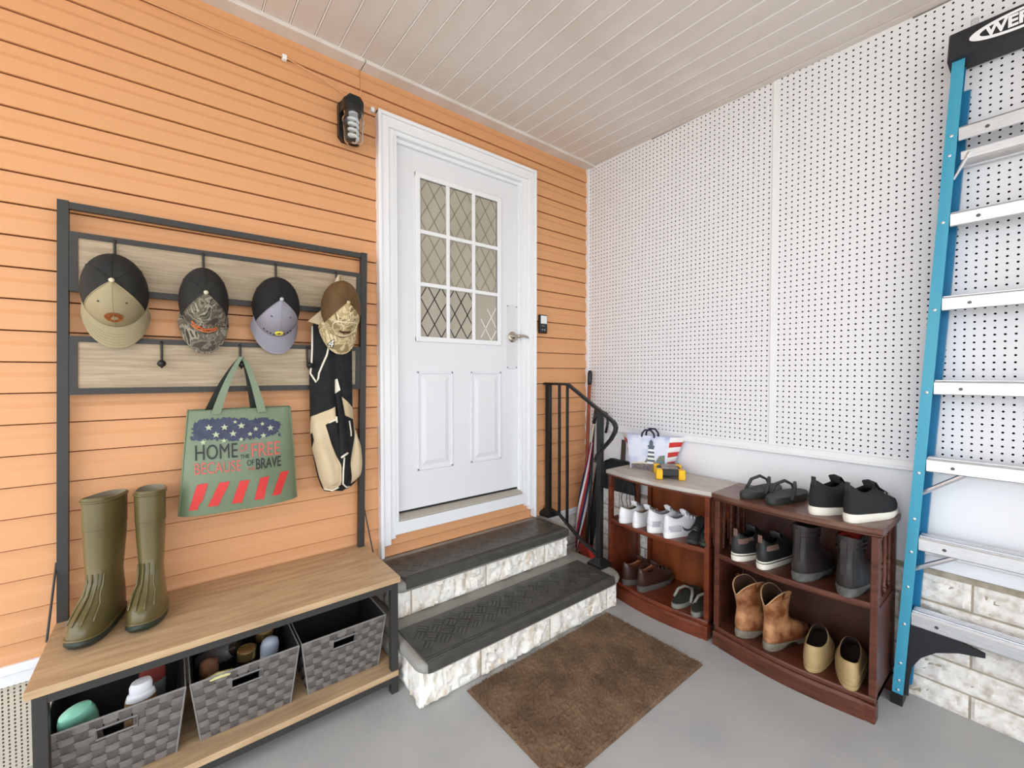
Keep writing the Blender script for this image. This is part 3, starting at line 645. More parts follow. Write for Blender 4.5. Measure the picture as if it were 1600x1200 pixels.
# flip flops, grey rims
def flipflop(label, loc, rz, side, m_top, m_sole, m_strap_, th=.022, L=.27, W=.098, group=None, arch=.035):
    t = thing('flip_flop', label, 'sandal', loc, (0,0,rz), group)
    P = ringxy(0, L, W/2, side, Lr=L); R = lambda e, z: [(L/2+(x-L/2)*e, y*e, z+.006*max(0,(x/L-.6)/.4)**2) for x, y in P]
    MB().loft([R(.97,0), R(1.0,th*.3), R(1.0,th*.7), R(.985,th)]).build('sole', m_sole, t, smooth=True, auto=50)
    MB().loft([R(.95,th-.002), R(.94,th+.003), R(.90,th+.002)]).build('footbed', m_top, t, smooth=True, auto=50)
    x0 = L*.74
    for s_ in (-1, 1): MB().tube([(x0, 0, th), (x0-.012, s_*.006, th+arch*.7), (x0-.04, s_*.022, th+arch), (x0-.075, s_*W*.40, th+arch*.72), (x0-.11, s_*W*.455, th*.7)], [.004,.006,.0075,.0075,.007], 8).build('strap', m_strap_, t, smooth=True)
m_ffg = mat('grey_green_foam', (122,120,110), .8); m_ffd = mat('dark_olive_footbed', (56,56,48), .9, bump=.2, bscale=200); m_ffs = mat('grey_strap', (150,147,136), .6)
flipflop('grey-rimmed flip flop beside the brown leather shoes', (-.330, -.893, BSZ), math.radians(4), 1, m_ffd, m_ffg, m_ffs, .024, group='shoes in the bookcases')
flipflop('grey-rimmed flip flop against the right upright of the red bookcase', (-.325, -.990, BSZ), math.radians(0), -1, m_ffd, m_ffg, m_ffs, .024, group='shoes in the bookcases', W=.09)
m_mold = mat('black_foam_rubber', (54,55,52), .6, col2=(46,47,44), scale=20)
flipflop('black rubber flip flop with arched strap, left on top', (-.305, -1.215, TPZ), math.radians(-10), 1, m_mold, m_mold, m_mold, .028, L=.28, W=.105, arch=.055, group='shoes in the bookcases')
flipflop('black rubber flip flop with arched strap, beside the black sneakers', (-.315, -1.325, TPZ), math.radians(-10), -1, m_mold, m_mold, m_mold, .028, L=.28, W=.105, arch=.055, group='shoes in the bookcases')
# black knit sneakers on top
for sd_, y, lb in ((1, -1.490, 'black knit sneaker with cream sole on top, left of its pair'), (-1, -1.602, 'black knit sneaker with cream sole nearest the ladder')):
    footwear('knit_sneaker', lb, 'shoe', (-.315, y, TPZ), math.radians(-17), sd_, .295, .102, LOW(.088), (.034,.026), (m_bk, mat('cream_sole', (232,226,212), .55), M_dk, m_bkl), top=collar(.022,.010,.008), group='shoes in the bookcases', laces=4, tongue=True, extras=tab(m_bkl))
# black sneakers with brown collar
m_bkb = mat('black_synthetic', (38,37,37), .5, bump=.1, bscale=200); m_taup = mat('taupe_suede', (112,86,76), .85)
def strip(side):
    def f(t, L, W, levels, ts):
        for sd_ in (-1, 1):
            Q = lambda x, z: side_pt(L, W, levels, ts, sd_, x, z, .002)
            MB().loft([[Q(x, z) for x in (.006,.02,.045,.07,.095)] for z in (.082,.094,.104)], caps=False, cyc=False).build('collar_panel', m_taup, t, smooth=True)
        R = [(x*1.003, y*1.02, .016+.012) for x, y in ringxy(0, L*1.01, W/2*1.05, side, Lr=L)]
        MB().tube(R, .0022, 5, closed=True).build('sole_stripe', M_dk, t)
        tab(m_taup)(t, L, W, levels, ts)
    return f
for sd_, y, lb in ((1, -1.195, 'black sneaker with brown collar at the left end of the shelf'), (-1, -1.300, 'black sneaker with brown collar beside the black boot')):
    footwear('sneaker', lb, 'shoe', (-.335, y, MSZ), math.radians(-6), sd_, .29, .102, LOW(.080), (.036,.030), (m_bkb, mat('cream_midsole', (226,220,206), .55), M_dk, m_bkl), top=collar(.020,.012,.006), group='shoes in the bookcases', laces=4, tongue=True, extras=strip(sd_))
# black lace-up boots
m_bl = mat('black_leather', (40,36,35), .34, col2=(54,49,47), scale=10, bump=.6, bscale=22); m_bls = mat('worn_grey_sole', (72,72,70), .7, col2=(96,95,90), scale=30)
BOOT = [(0,.012,.985,.98),(.02,-.004,.985,1.02),(.038,-.006,.955,.99),(.052,-.004,.86,.93),(.068,0,.72,.86),(.085,.006,.60,.80),(.11,.018,.52,.76),(.14,.022,.49,.78),(.17,.010,.48,.84),(.194,.004,.48,.86)]
def straps_(t, L, W, levels, ts):
    MB().box(-.004, .004, -.010, .010, ts[0]+.05, ts[0]+.185, c=.002).build('back_stay', m_bl, t)
    for z in (.15, .168, .186):
        R = [(x, y, ts[0]+z) for x, y in ringxy(.006*L, .485*L, .85*W/2*1.02, 1, Lr=L)]; MB().tube(R, .0022, 5, closed=True).build('stitched_band', m_bl, t, smooth=True)
for sd_, y, lb, lm in ((1, -1.445, 'black leather lace-up boot beside the sneakers', M_dk), (-1, -1.600, 'black leather lace-up boot with red lining near the right upright', mat('red_lining', (170,44,34), .8))):
    footwear('lace_up_boot', lb, 'boot', (-.330, y, MSZ), math.radians(-4), sd_, .29, .114, BOOT, (.036,.026), (m_bl, m_bls, lm, m_bkl), top=collar(.006,.006,.014), group='shoes in the bookcases', laces=6, lining_z=.16, extras=straps_, tongue=True, arch=.012)
# tan western boots
m_cow = mat('worn_tan_leather', (186,134,92), .5, col2=(118,66,36), scale=14, bump=.5, bscale=26, detail=7, ramp=(.38,.58)); m_cows = mat('grey_welt', (132,124,110), .75, col2=(108,98,84), scale=30); m_cowl = mat('dark_brown_lining', (72,48,32), .8); m_pip = mat('tan_piping', (186,150,112), .7)
COW = [(0,.012,.985,.96),(.02,-.004,.985,1.0),(.036,-.006,.95,.97),(.05,-.002,.86,.90),(.066,.006,.72,.84),(.085,.020,.58,.80),(.105,.030,.52,.78),(.13,.020,.50,.84),(.165,.000,.50,.92),(.20,-.02,.51,1.0),(.225,-.03,.52,1.04)]
scal = lambda a: -.062*(1-abs(math.sin(a)))**1.1
def piping(t, L, W, levels, ts):
    z, xh, xf, hw = levels[-1]; R = [(x, y, ts[0]*.96+z+scal(TH[i])+.001) for i, (x, y) in enumerate(ringxy(xh*L, xf*L, hw*W/2, 1 if t['sd'] > 0 else -1, Lr=L))]
    MB().tube(R, .0024, 6, closed=True).build('top_piping', m_pip, t, smooth=True)
    for s_ in (-1, 1):
        MB().loft([[(.05, s_*.048, .235),(.075, s_*.05, .235)],[(.05, s_*.053, .262),(.075, s_*.054, .262)],[(.05, s_*.044, .240),(.075, s_*.044, .24)]], caps=False, cyc=False).build('pull_strap', m_cow, t)
def cowx(sd_):
    def f(t, L, W, levels, ts): t['sd'] = sd_; piping(t, L, W, levels, ts)
    return f
for sd_, y, lb in ((1, -1.206, 'worn tan western boot at the left end of the bottom shelf'), (-1, -1.322, 'worn tan western boot with scuffed toe beside the tan shoes')):
    footwear('western_boot', lb, 'boot', (-.318, y, BSZ), math.radians(-14), sd_, .285, .104, COW, (.036,.020), (m_cow, m_cows, m_cowl, m_cow), top=scal, group='shoes in the bookcases', lining_z=.12, arch=.024, sole=[(0,.92,.97),(.02,.97,.99),(.35,1.0,1.0),(.36,1.06,1.02),(1,1.04,1.01)], extras=cowx(sd_))
LOWW = [(0,.012,.985,.98),(.02,-.002,.985,1.02),(.036,-.004,.955,.99),(.048,-.004,.89,.93),(.06,-.002,.82,.88),(.072,.004,.74,.84),(.085,.012,.67,.80)]
# tan slip-on shoes
m_tanc = mat('tan_canvas', (178,152,108), .85, col2=(164,138,96), scale=14, bump=.3, bscale=160)
def seam(sd_):
    def f(t, L, W, levels, ts):
        for z, k_ in ((.020,1.012),(.034,1.016)):
            lv = levels; zs = [l[0] for l in lv]; P = ringxy(interp(z,zs,[l[1] for l in lv])*L-.001, interp(z,zs,[l[2] for l in lv])*L+.001, interp(z,zs,[l[3] for l in lv])*W/2*k_, sd_, Lr=L)
            MB().tube([(x, y, ts[0]*.96+z) for x, y in P], .0018, 5, closed=True).build('seam', m_tanc, t, smooth=True)
    return f
for sd_, y, lb in ((1, -1.500, 'tan canvas slip-on shoe beside the western boots'), (-1, -1.622, 'tan canvas slip-on shoe against the right upright')):
    footwear('slip_on_shoe', lb, 'shoe', (-.330, y, BSZ), math.radians(8), sd_, .28, .104, LOWW, (.018,.016), (m_tanc, m_tanc, mat('brown_lining', (44,32,24), .9), m_tanc), top=collar(.006,.010,.02), group='shoes in the bookcases', extras=seam(sd_))
# rubber boots on the bench
m_rb = mat('olive_rubber', (102,92,56), .3, col2=(94,84,49), scale=8, coat=.2); m_rbs = mat('dark_green_sole', (44,54,46), .5); m_rbl = mat('grey_cloth_lining', (150,140,122), .9)
RB = [(0,.012,.985,.98),(.02,0,.985,1.0),(.045,0,.95,.97),(.062,.002,.86,.92),(.082,.006,.74,.86),(.105,.02,.64,.80),(.14,.035,.56,.78),(.18,.02,.55,.84),(.24,-.01,.56,.92),(.31,-.03,.565,.98),(.375,-.035,.57,1.0),(.398,-.036,.572,1.01)]
def ribs(sd_):
    def f(t, L, W, levels, ts):
        zs = [l[0] for l in levels]
        for q in (-.026, -.009, .009, .026):
            pts = []
            for z in (.045,.06,.08,.10,.13,.16):
                xf = interp(z, zs, [l[2] for l in levels])*L; hw = interp(z, zs, [l[3] for l in levels])*W/2; xh = interp(z, zs, [l[1] for l in levels])*L
                yy = q*(1.25 if z < .09 else 1)*hw/.05; s_ = min(.98, abs(yy)/hw)**(1/.82); c_ = math.sqrt(max(0, 1-s_*s_))**.92
                pts.append(((xh+xf)/2+(xf-xh)/2*c_+.0008, yy, ts[0]*.96+z+.001))
            MB().tube(pts, .0028, 6).build('raised_rib', m_rb, t, smooth=True)
        for z, nm, r in ((.392,'top_band',.004),(.30,'shaft_line',.0012),(.004,'foxing_band',.005)):
            P = ringxy(interp(z,zs,[l[1] for l in levels])*L, interp(z,zs,[l[2] for l in levels])*L, interp(z,zs,[l[3] for l in levels])*W/2, sd_, Lr=L)
            tf = lambda x: ts[0]+(ts[1]-ts[0])*max(0, min(1, x/L))
            MB().tube([(x, y, (tf(x)*.96 + .01*max(0,(x/L-.72)/.28)**2 if z < .1 else ts[0]*.96)+z) for x, y in P], r, 6, closed=True).build(nm, m_rb, t, smooth=True)
    return f
for sd_, loc, rz, lb in ((1, (-2.504,-.062,ZT), math.radians(-110), 'olive rubber boot nearer the left post of the hall tree'), (-1, (-2.408,-.052,ZT), math.radians(-98), 'olive rubber boot standing nearer the tote bag')):
    footwear('rubber_boot', lb, 'boot', loc, rz, sd_, .252, .102, RB, (.026,.020), (m_rb, m_rbs, m_rbl, m_rb), top=collar(0,0,.008), group='rubber boots on the bench', lining_z=.2, extras=ribs(sd_))

# ---------------------------------------------------------------- bookcases
def bookcase(label, y0, y1, m_w, m_top, m_in, left_panel):
    b = thing('bookcase', label, 'bookcase', (0,0,0)); Y0, Y1 = max(y0,y1), min(y0,y1)      # Y0 is the end nearer the house
    Ht, XF, XB = .736, -.305, -.014
    def bow(y, e=0): return XF - e - .036*math.sin(PI*(Y0-y)/(Y0-Y1))
    def bowed(z0, z1, e, ya, yb, nm, m, back=XB, n=18, bull=.004):
        ys = [ya+(yb-ya)*i/n for i in range(n+1)]
        prof = lambda y: [(back,z0),(bow(y,e)+bull,z0),(bow(y,e),z0+(z1-z0)*.3),(bow(y,e),z0+(z1-z0)*.75),(bow(y,e)+bull,z1),(back,z1)]
        return MB().loft([[(x, y, z) for x, z in prof(y)] for y in ys]).build(nm, m, b)
    bowed(Ht-.022, Ht, .012, Y0+.012, Y1-.012, 'top', m_top); bowed(Ht-.034, Ht-.022, .004, Y0+.006, Y1-.006, 'top_moulding', m_w)
    bowed(.424, .4485, 0, Y0-.006, Y1+.006, 'shelf', m_w); bowed(.068, .092, .002, Y0-.004, Y1+.004, 'bottom_shelf', m_w)
    # plinth: bowed apron between two square feet
    ys = [Y0-.03+(Y1+.03-(Y0-.03))*i/18 for i in range(19)]
    MB().loft([[(bow(y,.010)+.02,y,0),(bow(y,.010),y,0),(bow(y,.010),y,.058),(bow(y,.002),y,.069),(bow(y,0)+.02,y,.069)] for y in ys]).build('plinth', m_w, b)
    for y in (Y0, Y1):
        s_ = -1 if y == Y0 else 1
        MB().box(XF-.014, XF+.035, y, y+s_*.045, 0, .0685, c=.004).build('foot', m_w, b); MB().box(XB-.03, XB, y, y+s_*.035, 0, .0685).build('foot', m_w, b)
        MB().box(XF-.004, XF+.024, y, y+s_*.024, .092, Ht-.034, c=.003).build('stile', m_w, b)
        MB().box(XB-.026, XB, y, y+s_*.024, .092, Ht-.034, c=.003).build('stile', m_w, b)
        MB().box(XF+.024, XB-.026, y+s_*.004, y+s_*.016, .069, .40).build('side_panel', m_w, b)
        MB().box(XF+.024, XB-.026, y+s_*.002, y+s_*.020, .40, .424).build('side_rail', m_w, b)
        if y == Y1 or left_panel:
            for i in range(3):
                xs = XF+.024 + (XB-.026-XF-.024)*(i+.5)/3; z0, z1 = .4485, Ht-.034; h = z1-z0
                pr_ = [(.009,0),(.009,.06),(.006,.075),(.010,.09),(.0065,.11),(.008,.25),(.0095,.42),(.006,.46),(.011,.5),(.006,.54),(.0095,.58),(.008,.75),(.0065,.89),(.010,.91),(.006,.925),(.009,.94),(.009,1)]
                MB().lathe([(r, z0+h*q) for r, q in pr_], 12, T(xs, y+s_*.012, 0)).build('spindle', m_w, b, smooth=True)
    MB().box(XB-.008, XB, Y0-.10 if not left_panel else Y0-.02, Y1+.02, .092, Ht-.034).build('back_panel', m_in, b)
    if not left_panel: MB().box(XB-.03, XB-.008, Y0-.118, Y0-.095, .092, Ht-.034).build('back_stile', m_w, b)
    return b
m_ma = mat('red_mahogany', (118,56,32), .3, col2=(90,40,23), scale=5, stretch=(8,1,8), detail=6, coat=.15); m_mai = mat('lit_mahogany_back', (142,74,38), .35, col2=(114,56,29), scale=4, stretch=(1,3,1), coat=.1)  # warm light inside the bookcase is painted into the back panel colour
m_mb = mat('dull_mahogany', (98,54,38), .36, col2=(72,37,26), scale=6, stretch=(8,1,8), detail=6); m_mbi = mat('dark_mahogany_back', (76,42,30), .45, col2=(62,33,24), scale=8)
m_worn = mat('worn_grey_veneer', (178,168,160), .45, col2=(196,190,184), scale=6, stretch=(6,1,1)); m_tb = mat('worn_brown_top', (98,62,50), .3, col2=(128,100,82), scale=6, stretch=(3,1,1), ramp=(.45,.8))
bookcase('red mahogany bookcase with pale worn top nearest the steps', -.445, -1.062, m_ma, m_worn, m_mai, False)
bookcase('dark mahogany bookcase with turned side spindles beside the ladder', -1.0885, -1.702, m_mb, m_tb, m_mbi, True)
t = thing('hanging_cord', 'black cord hanging in loops inside the left end of the bookcase', 'cord')
for dy in (-.50, -.535):
    MB().tube([(-.20,dy,.69),(-.21,dy+.022,.62),(-.215,dy+.028,.55),(-.21,dy+.012,.49),(-.20,dy-.012,.47),(-.20,dy-.026,.53),(-.20,dy-.016,.62),(-.20,dy-.002,.70)], .0024, 6).build('cord_loop', M_IRON, t, smooth=True)

# ---------------------------------------------------------------- doormat
t = thing('doormat', 'brown fibre doormat on the floor in front of the steps', 'doormat', (-.958, -.872, 0), (0,0,math.radians(.5))); mw, mdp = .455, .268
m_mat = mat('brown_coir', (128,102,78), 1, col2=(96,74,55), scale=7, bump=.8, bscale=160, detail=8)
ys_ = [-mdp, mdp]
n1, n2 = 110, 64; V = []; F = []
H_ = rng.uniform(0, .006, (n2+1, n1+1))
for j in range(n2+1):
    for i in range(n1+1):
        e = 0 if i in (0, n1) or j in (0, n2) else 1
        V.append((-mw+2*mw*i/n1, -mdp+2*mdp*j/n2, .003+e*(.006+H_[j,i])))
for j in range(n2):
    for i in range(n1): a = j*(n1+1)+i; F.append((a, a+1, a+n1+2, a+n1+1))
MB().add(V, F).box(-mw, mw, -mdp, mdp, 0, .0025).build('backing', m_mat, t)
fv = []; ff = []; N = 26000
ax = rng.uniform(-mw, mw, N); ay = rng.uniform(-mdp, mdp, N); dx = rng.normal(0, .006, N); dy = rng.normal(0, .006, N); hh = rng.uniform(.008, .019, N); an = rng.uniform(0, PI, N)
for i in range(N):
    b = len(fv); c_, s_ = math.cos(an[i])*.0014, math.sin(an[i])*.0014
    fv += [(ax[i]-c_, ay[i]-s_, .006), (ax[i]+c_, ay[i]+s_, .006), (ax[i]+dx[i], ay[i]+dy[i], hh[i])]; ff.append((b, b+1, b+2))
me = bpy.data.meshes.new('pile'); me.from_pydata(fv, [], ff); me.materials.append(mat('brown_pile', (140,112,86), 1, col2=(92,70,52), scale=12, detail=8)); tag(link('pile', me, t), kind='stuff')
# ---------------------------------------------------------------- caps on the hooks
def cap(label, x, ztop, w_, h, m_front, m_back, m_brim, m_btn, extras=None, y0=-.062, hh=.115, rz=0, tilt=.12):
    # hung by its rear strap: local X = wide, local F (front) points down, local U (crown top) points at the room
    t = thing('baseball_cap', label, 'cap', (x, y0, ztop), (0, 0, rz), 'caps on the hooks'); cl = h*.80; hw = w_/2; zc = -cl*.52
    def S(a, f):        # a: angle round the crown, 0 = front; f: 0 at the sweatband, 1 at the button
        e = math.cos(f*PI/2)**.72; u = math.sin(f*PI/2)**.9
        fx = math.sin(a)*hw*e; ff_ = math.cos(a)*cl*.5*e
        fr = max(0, math.cos(a)); lift = u*hh*(1 + .10*fr)
        z = zc - ff_ - .16*cl*(f**2)*(1 if True else 0)*.0
        return (fx, -(lift + .012) - tilt*.10*max(0, math.cos(a))*(1-f), z + .02*u)
    def patch(a0, a1, n, m, nm, f0=0, f1=1, off=0):
        R = []
        for j in range(13):
            f = f0 + (f1-f0)*j/12; R.append([tuple(Vector(S(a0+(a1-a0)*i/n, f)) + Vector((0,-off,0))) for i in range(n+1)])
        return MB().loft(R, caps=False, cyc=False).build(nm, m, t, smooth=True)
    fa = 1.02
    patch(-fa, fa, 22, m_front, 'front_panel', off=.0012); patch(fa, 2*PI-fa, 26, m_back, 'back_panel')
    for sg in (-1, 1): MB().tube([Vector(S(sg*fa, j/12))+Vector((0,-.002,0)) for j in range(13)], .0016, 5).build('panel_seam', m_front, t, smooth=True)
    MB().tube([Vector(S(0, j/12))+Vector((0,-.0015,0)) for j in range(13)], .0011, 5).build('panel_seam', m_front, t, smooth=True)
    for aa in (2.2, PI, 2*PI-2.2): MB().tube([Vector(S(aa, j/12))+Vector((0,-.001,0)) for j in range(13)], .0013, 5).build('panel_seam', m_back, t, smooth=True)
    b_ = Vector(S(0, 1)); MB().lathe([(.007,0),(.0075,.003),(.005,.006),(.001,.007)], 14, T(b_.x, b_.y-.0005, b_.z, PI/2)).build('button', m_btn, t, smooth=True)
    for sg in (-1, 1):
        e = Vector(S(sg*.62, .62)); MB().lathe([(.0035,0),(.003,.0012),(.001,.0012)], 10, T(e.x, e.y-.002, e.z, PI/2.4)).build('eyelet', mat('eyelet_thread', (70,66,58), .8), t)
    # brim: springs from the front of the crown, curves away towards the wall at its sides
    R0, R1 = [], []; bl = h - cl + .012
    for th_ in (0, .003):
        g = []
        for j in range(9):
            v = j/8; row = []
            for i in range(21):
                a = -1.25 + 2.5*i/20; s0 = Vector(S(a, 0)); ext = bl*v*(max(0, math.cos(a*1.15))**.32)
                row.append((s0.x*(1+.09*v), s0.y - .004 - th_ + .010*v + .030*(abs(a)/1.25)**2*v, s0.z - ext))
            g.append(row)
        R0.append(g)
    mb = MB(); mb.loft(R0[1], caps=False, cyc=False); mb.loft(R0[0], caps=False, cyc=False)
    edge = lambda k_: [r[0] for r in R0[k_]] + R0[k_][-1][1:-1] + [r[-1] for r in R0[k_][::-1]]
    mb.loft([edge(0), edge(1)], caps=False, cyc=False)
    br = mb.build('brim', m_brim, t, smooth=True, auto=60)
    for q in (3, 4, 5, 6, 7): MB().tube([Vector(p)+Vector((0,-.0004,0)) for p in R0[1][q][2:-2]], .0007, 4).build('stitch_row', m_brim, br, smooth=True)
    if extras: extras(t, S, lambda i, j: R0[1][j][i])
    return t
def onS(S, a, f, o=.003): v = Vector(S(a, f)); return v + Vector((0, -o, 0))
m_khaki = mat('khaki_twill', (158,144,112), .85, bump=.15, bscale=500); m_mesh = mat('black_mesh', (30,29,27), .8, col2=(44,42,38), scale=9, bump=.3, bscale=700); m_btn = mat('pale_button', (206,196,172), .7)
def patch_leather(t, S, br):
    P = [onS(S, .30*math.cos(q)*1.0, .34+.13*math.sin(q), .0045) for q in [2*PI*i/24 for i in range(24)]]; c_ = sum(P, Vector())/24
    MB().loft([P, [p+Vector((0,-.002,0)) for p in P]]).build('leather_patch', mat('tan_leather_patch', (156,88,40), .5, col2=(122,62,26), scale=90), t)
cap('khaki cap with black mesh and round leather patch, leftmost hook', -2.497, 1.716, .176, .300, m_khaki, m_mesh, m_khaki, m_btn, patch_leather, hh=.118)
m_camo = camo('grey_brown_camo', ['#4a4238', '#7c7263', '#5c5547', '#9a9080', '#3b3a2c', '#6a6350'], 13)
def script_(t, S, br):
    import math as m_
    pts = [onS(S, -.62 + 1.1*i/40, .30 + .05*math.sin(i*.5)*.3 - .10*i/40 + .035*math.sin(i*1.9), .004) for i in range(41)]
    MB().tube(pts, .0019, 5).build('embroidery', mat('orange_thread', (236,120,60), .7), t, smooth=True)
    MB().tube([onS(S, -.60+1.12*i/12, .20-.09*i/12, .004) for i in range(13)], .0022, 5).build('embroidery', MATS['orange_thread'], t, smooth=True)
cap('grey camouflage cap with orange lettering and black mesh', -2.250, 1.708, .156, .304, m_camo, m_mesh, m_camo, m_btn, script_, hh=.115)
m_gcap = mat('grey_twill', (146,142,152), .8, bump=.15, bscale=500)
def flower(t, S, br):
    for i in range(10):
        a = 2*PI*i/10; c_ = onS(S, .02+.13*math.cos(a), .20+.055*math.sin(a), .004)
        MB().lathe([(.001,-.001),(.0055,0),(.004,.0015),(.001,.002)], 8, T(c_.x, c_.y, c_.z, PI/2)).build('flower_petal', mat('yellow_thread', (226,206,70), .7), t)
    c_ = onS(S, .02, .20, .006); MB().lathe([(.006,0),(.005,.002),(.001,.003)], 10, T(c_.x, c_.y, c_.z, PI/2)).build('flower_centre', mat('dark_thread', (40,36,30), .8), t)
    for i in range(9):
        a = -.62 + 1.2*i/8
        if abs(a-.02) < .17: continue
        p = onS(S, a, .13-.01*(i % 2), .003); MB().box(-.003, .003, -.0008, .0008, -.0035, .0035, M=T(p.x, p.y, p.z, 0, .2*(i%3-1), a*.6)).build('embroidery', MATS['dark_thread'], t)
cap('light grey cap with yellow flower and black mesh', -2.008, 1.707, .172, .297, m_gcap, mat('black_cotton', (24,23,23), .85), m_gcap, mat('pale_grey_button', (186,182,190), .7), flower, hh=.115)
m_gold_c = camo('tan_gold_camo', ['#8c7a54', '#c8b48c', '#a8946a', '#d8c8a4', '#7e6c4a'], 13); m_brc = mat('brown_crown', (104,76,42), .8, col2=(84,60,32), scale=12)
def emblem(t, S, br):
    m1 = mat('cream_thread', (222,206,168), .7); m2 = mat('brown_thread', (92,56,34), .8)
    P = lambda a, f, o=.004: onS(S, a, f, o)
    MB().tube([P(.75*math.cos(q), .36+.26*math.sin(q)) for q in [2*PI*i/28 for i in range(28)]], .0028, 6, closed=True).build('embroidery', m1, t, smooth=True)
    MB().loft([[P(-.32+.64*i/8, .33, .005) for i in range(9)], [P(-.32+.64*i/8, .24, .005) for i in range(9)]], caps=False, cyc=False).build('embroidery', m2, t)
    MB().loft([[P(-.30+.6*i/8, .20, .005) for i in range(9)], [P(-.24+.48*i/8, .13, .005) for i in range(9)]], caps=False, cyc=False).build('embroidery', m1, t)
    MB().tube([P(-.55+1.1*i/14, .10+.05*math.cos(i/14*PI*2)) for i in range(15)], .002, 5).build('embroidery', m2, t, smooth=True)
    b_ = Vector(br(7, 4)); fl = lambda p: Vector((b_.x-.018+p.x, b_.y-.0035+.001*p.z, b_.z-.004+p.y))
    text_mb('4', .046, fn=lambda p: Vector((b_.x-.012+p.x+p.y*.25, b_.y-.003-p.z*2, b_.z-.002+p.y)), bold=.003).build('number_outline', mat('black_print', (24,22,22), .7), t)
    text_mb('4', .046, fn=lambda p: Vector((b_.x-.012+p.x+p.y*.25, b_.y-.0045-p.z*2, b_.z-.002+p.y))).build('number', mat('white_print', (236,232,220), .7), t)
cap('tan camouflage cap with number four on its brim, over the vest', -1.768, 1.715, .160, .302, m_gold_c, m_brc, m_gold_c, mat('tan_button', (196,178,140), .7), emblem, y0=-.125, hh=.105)

# ---------------------------------------------------------------- vest on the right hook
vest = thing('fishing_vest', 'black mesh vest with beige pockets hanging from the right hook', 'vest', (0,0,0))
m_vb = mat('black_mesh_cloth', (20,20,21), .9, col2=(32,31,32), scale=30, bump=.4, bscale=300); m_vt = mat('beige_poplin', (206,186,154), .8, col2=(196,174,140), scale=12, bump=.25, bscale=40); m_vw = mat('cream_binding', (232,224,206), .7)
VZ = [.785,.80,.85,.90,.98,1.06,1.126,1.30,1.43,1.53,1.58,1.64]
VL = [-1.822,-1.832,-1.848,-1.858,-1.872,-1.876,-1.878,-1.879,-1.872,-1.862,-1.83,-1.80]; VR = [-1.715,-1.690,-1.660,-1.655,-1.662,-1.690,-1.694,-1.694,-1.694,-1.698,-1.71,-1.73]
def vy(x, z, o=0):
    l, r = interp(z, VZ, VL), interp(z, VZ, VR); u = max(.0, min(1, (x-l)/(r-l))); e = math.sin(PI*u)**.5; th_ = interp(z, [.785,.84,1.0,1.3,1.64], [.03,.058,.056,.042,.03])
    return -.066 - th_*e - .016*(.5+.5*math.sin(u*15+z*7))*e - .006*math.sin(z*22+u*5)*e - o
def vgrid(rows, n=18):
    return [[(xa+(xb-xa)*i/n, z) for i in range(n+1)] for z, xa, xb in rows]
def cloth(name, poly, m, o=.007, nr=22, n=16, puff=.0):
    zs = [p[1] for p in poly]; z0, z1 = min(zs)+1e-4, max(zs)-1e-4; rows = []
    for q in range(nr+1):
        z = z0+(z1-z0)*q/nr; X = []
        for a, b_ in zip(poly, poly[1:]+poly[:1]):
            if (a[1]-z)*(b_[1]-z) <= 0 and abs(a[1]-b_[1]) > 1e-7: X.append(a[0]+(b_[0]-a[0])*(z-a[1])/(b_[1]-a[1]))
        rows.append((z, min(X), max(X)))
    G = vgrid(rows, n); R = []
    for q, g in enumerate(G):
        R.append([(x, vy(x, z, o + puff*math.sin(PI*i/n)**.7*math.sin(PI*q/nr)**.5), z) for i, (x, z) in enumerate(g)] + [(x, vy(x, z, .0005), z) for x, z in g[::-1]])
    return MB().loft(R).build(name, m, vest, smooth=True, auto=55)
R = []
for q in range(41):
    z = .786+(1.64-.786)*q/40; l, r = interp(z, VZ, VL), interp(z, VZ, VR); R.append([(l+(r-l)*i/30, vy(l+(r-l)*i/30, z), z) for i in range(31)]+[(l+(r-l)*i/30, -.062, z) for i in range(30,-1,-1)])
MB().loft(R).build('body', m_vb, vest, smooth=True, auto=60)
def vtube(pts, r, m, nm, o=.004): MB().tube([(x, vy(x, z, o), z) for x, z in pts], r, 6).build(nm, m, vest, smooth=True)
cn = []
for q in range(9):
    f = q/8; z = 1.752-.13*f; hw = .007+.036*f**.8; cn.append([(-1.757-.006*f+hw*math.cos(a), -.092-.004*f+(.012+.014*f)*math.sin(a)*(1+.25*math.cos(a*3)), z) for a in [2*PI*i/20 for i in range(20)]])
MB().loft(cn).build('collar', m_vt, vest, smooth=True)
MB().tube([(-1.757,-.110,1.745),(-1.757,-.120,1.70),(-1.757,-.124,1.64)], .003, 6).build('collar_crease', mat('tan_seam', (132,110,80), .8), vest)
MB().loft([[(-1.82,-.100,1.605),(-1.79,-.118,1.60),(-1.79,-.092,1.60)],[(-1.893,-.104,1.535),(-1.815,-.132,1.515),(-1.815,-.094,1.515)]]).build('shoulder_flap', m_vt, vest)
vtube([(-1.866,1.52),(-1.869,1.43),(-1.872,1.367),(-1.877,1.313),(-1.858,1.275),(-1.850,1.29),(-1.846,1.317),(-1.82,1.394),(-1.812,1.43)], .0042, m_vw, 'armhole_binding')
cloth('yoke_left', [(-1.877,1.126),(-1.791,1.166),(-1.792,1.114),(-1.826,1.09),(-1.878,1.049)], m_vt); cloth('panel_left', [(-1.878,1.088),(-1.828,1.088),(-1.805,1.003),(-1.787,.948),(-1.768,.906),(-1.769,.812),(-1.80,.792),(-1.825,.792),(-1.846,.851),(-1.873,.984),(-1.868,1.022)], m_vt, puff=.012)
cloth('pocket_left', [(-1.870,1.005),(-1.812,1.02),(-1.790,.945),(-1.775,.90),(-1.778,.825),(-1.82,.808),(-1.844,.86)], m_vt, o=.012, puff=.014)
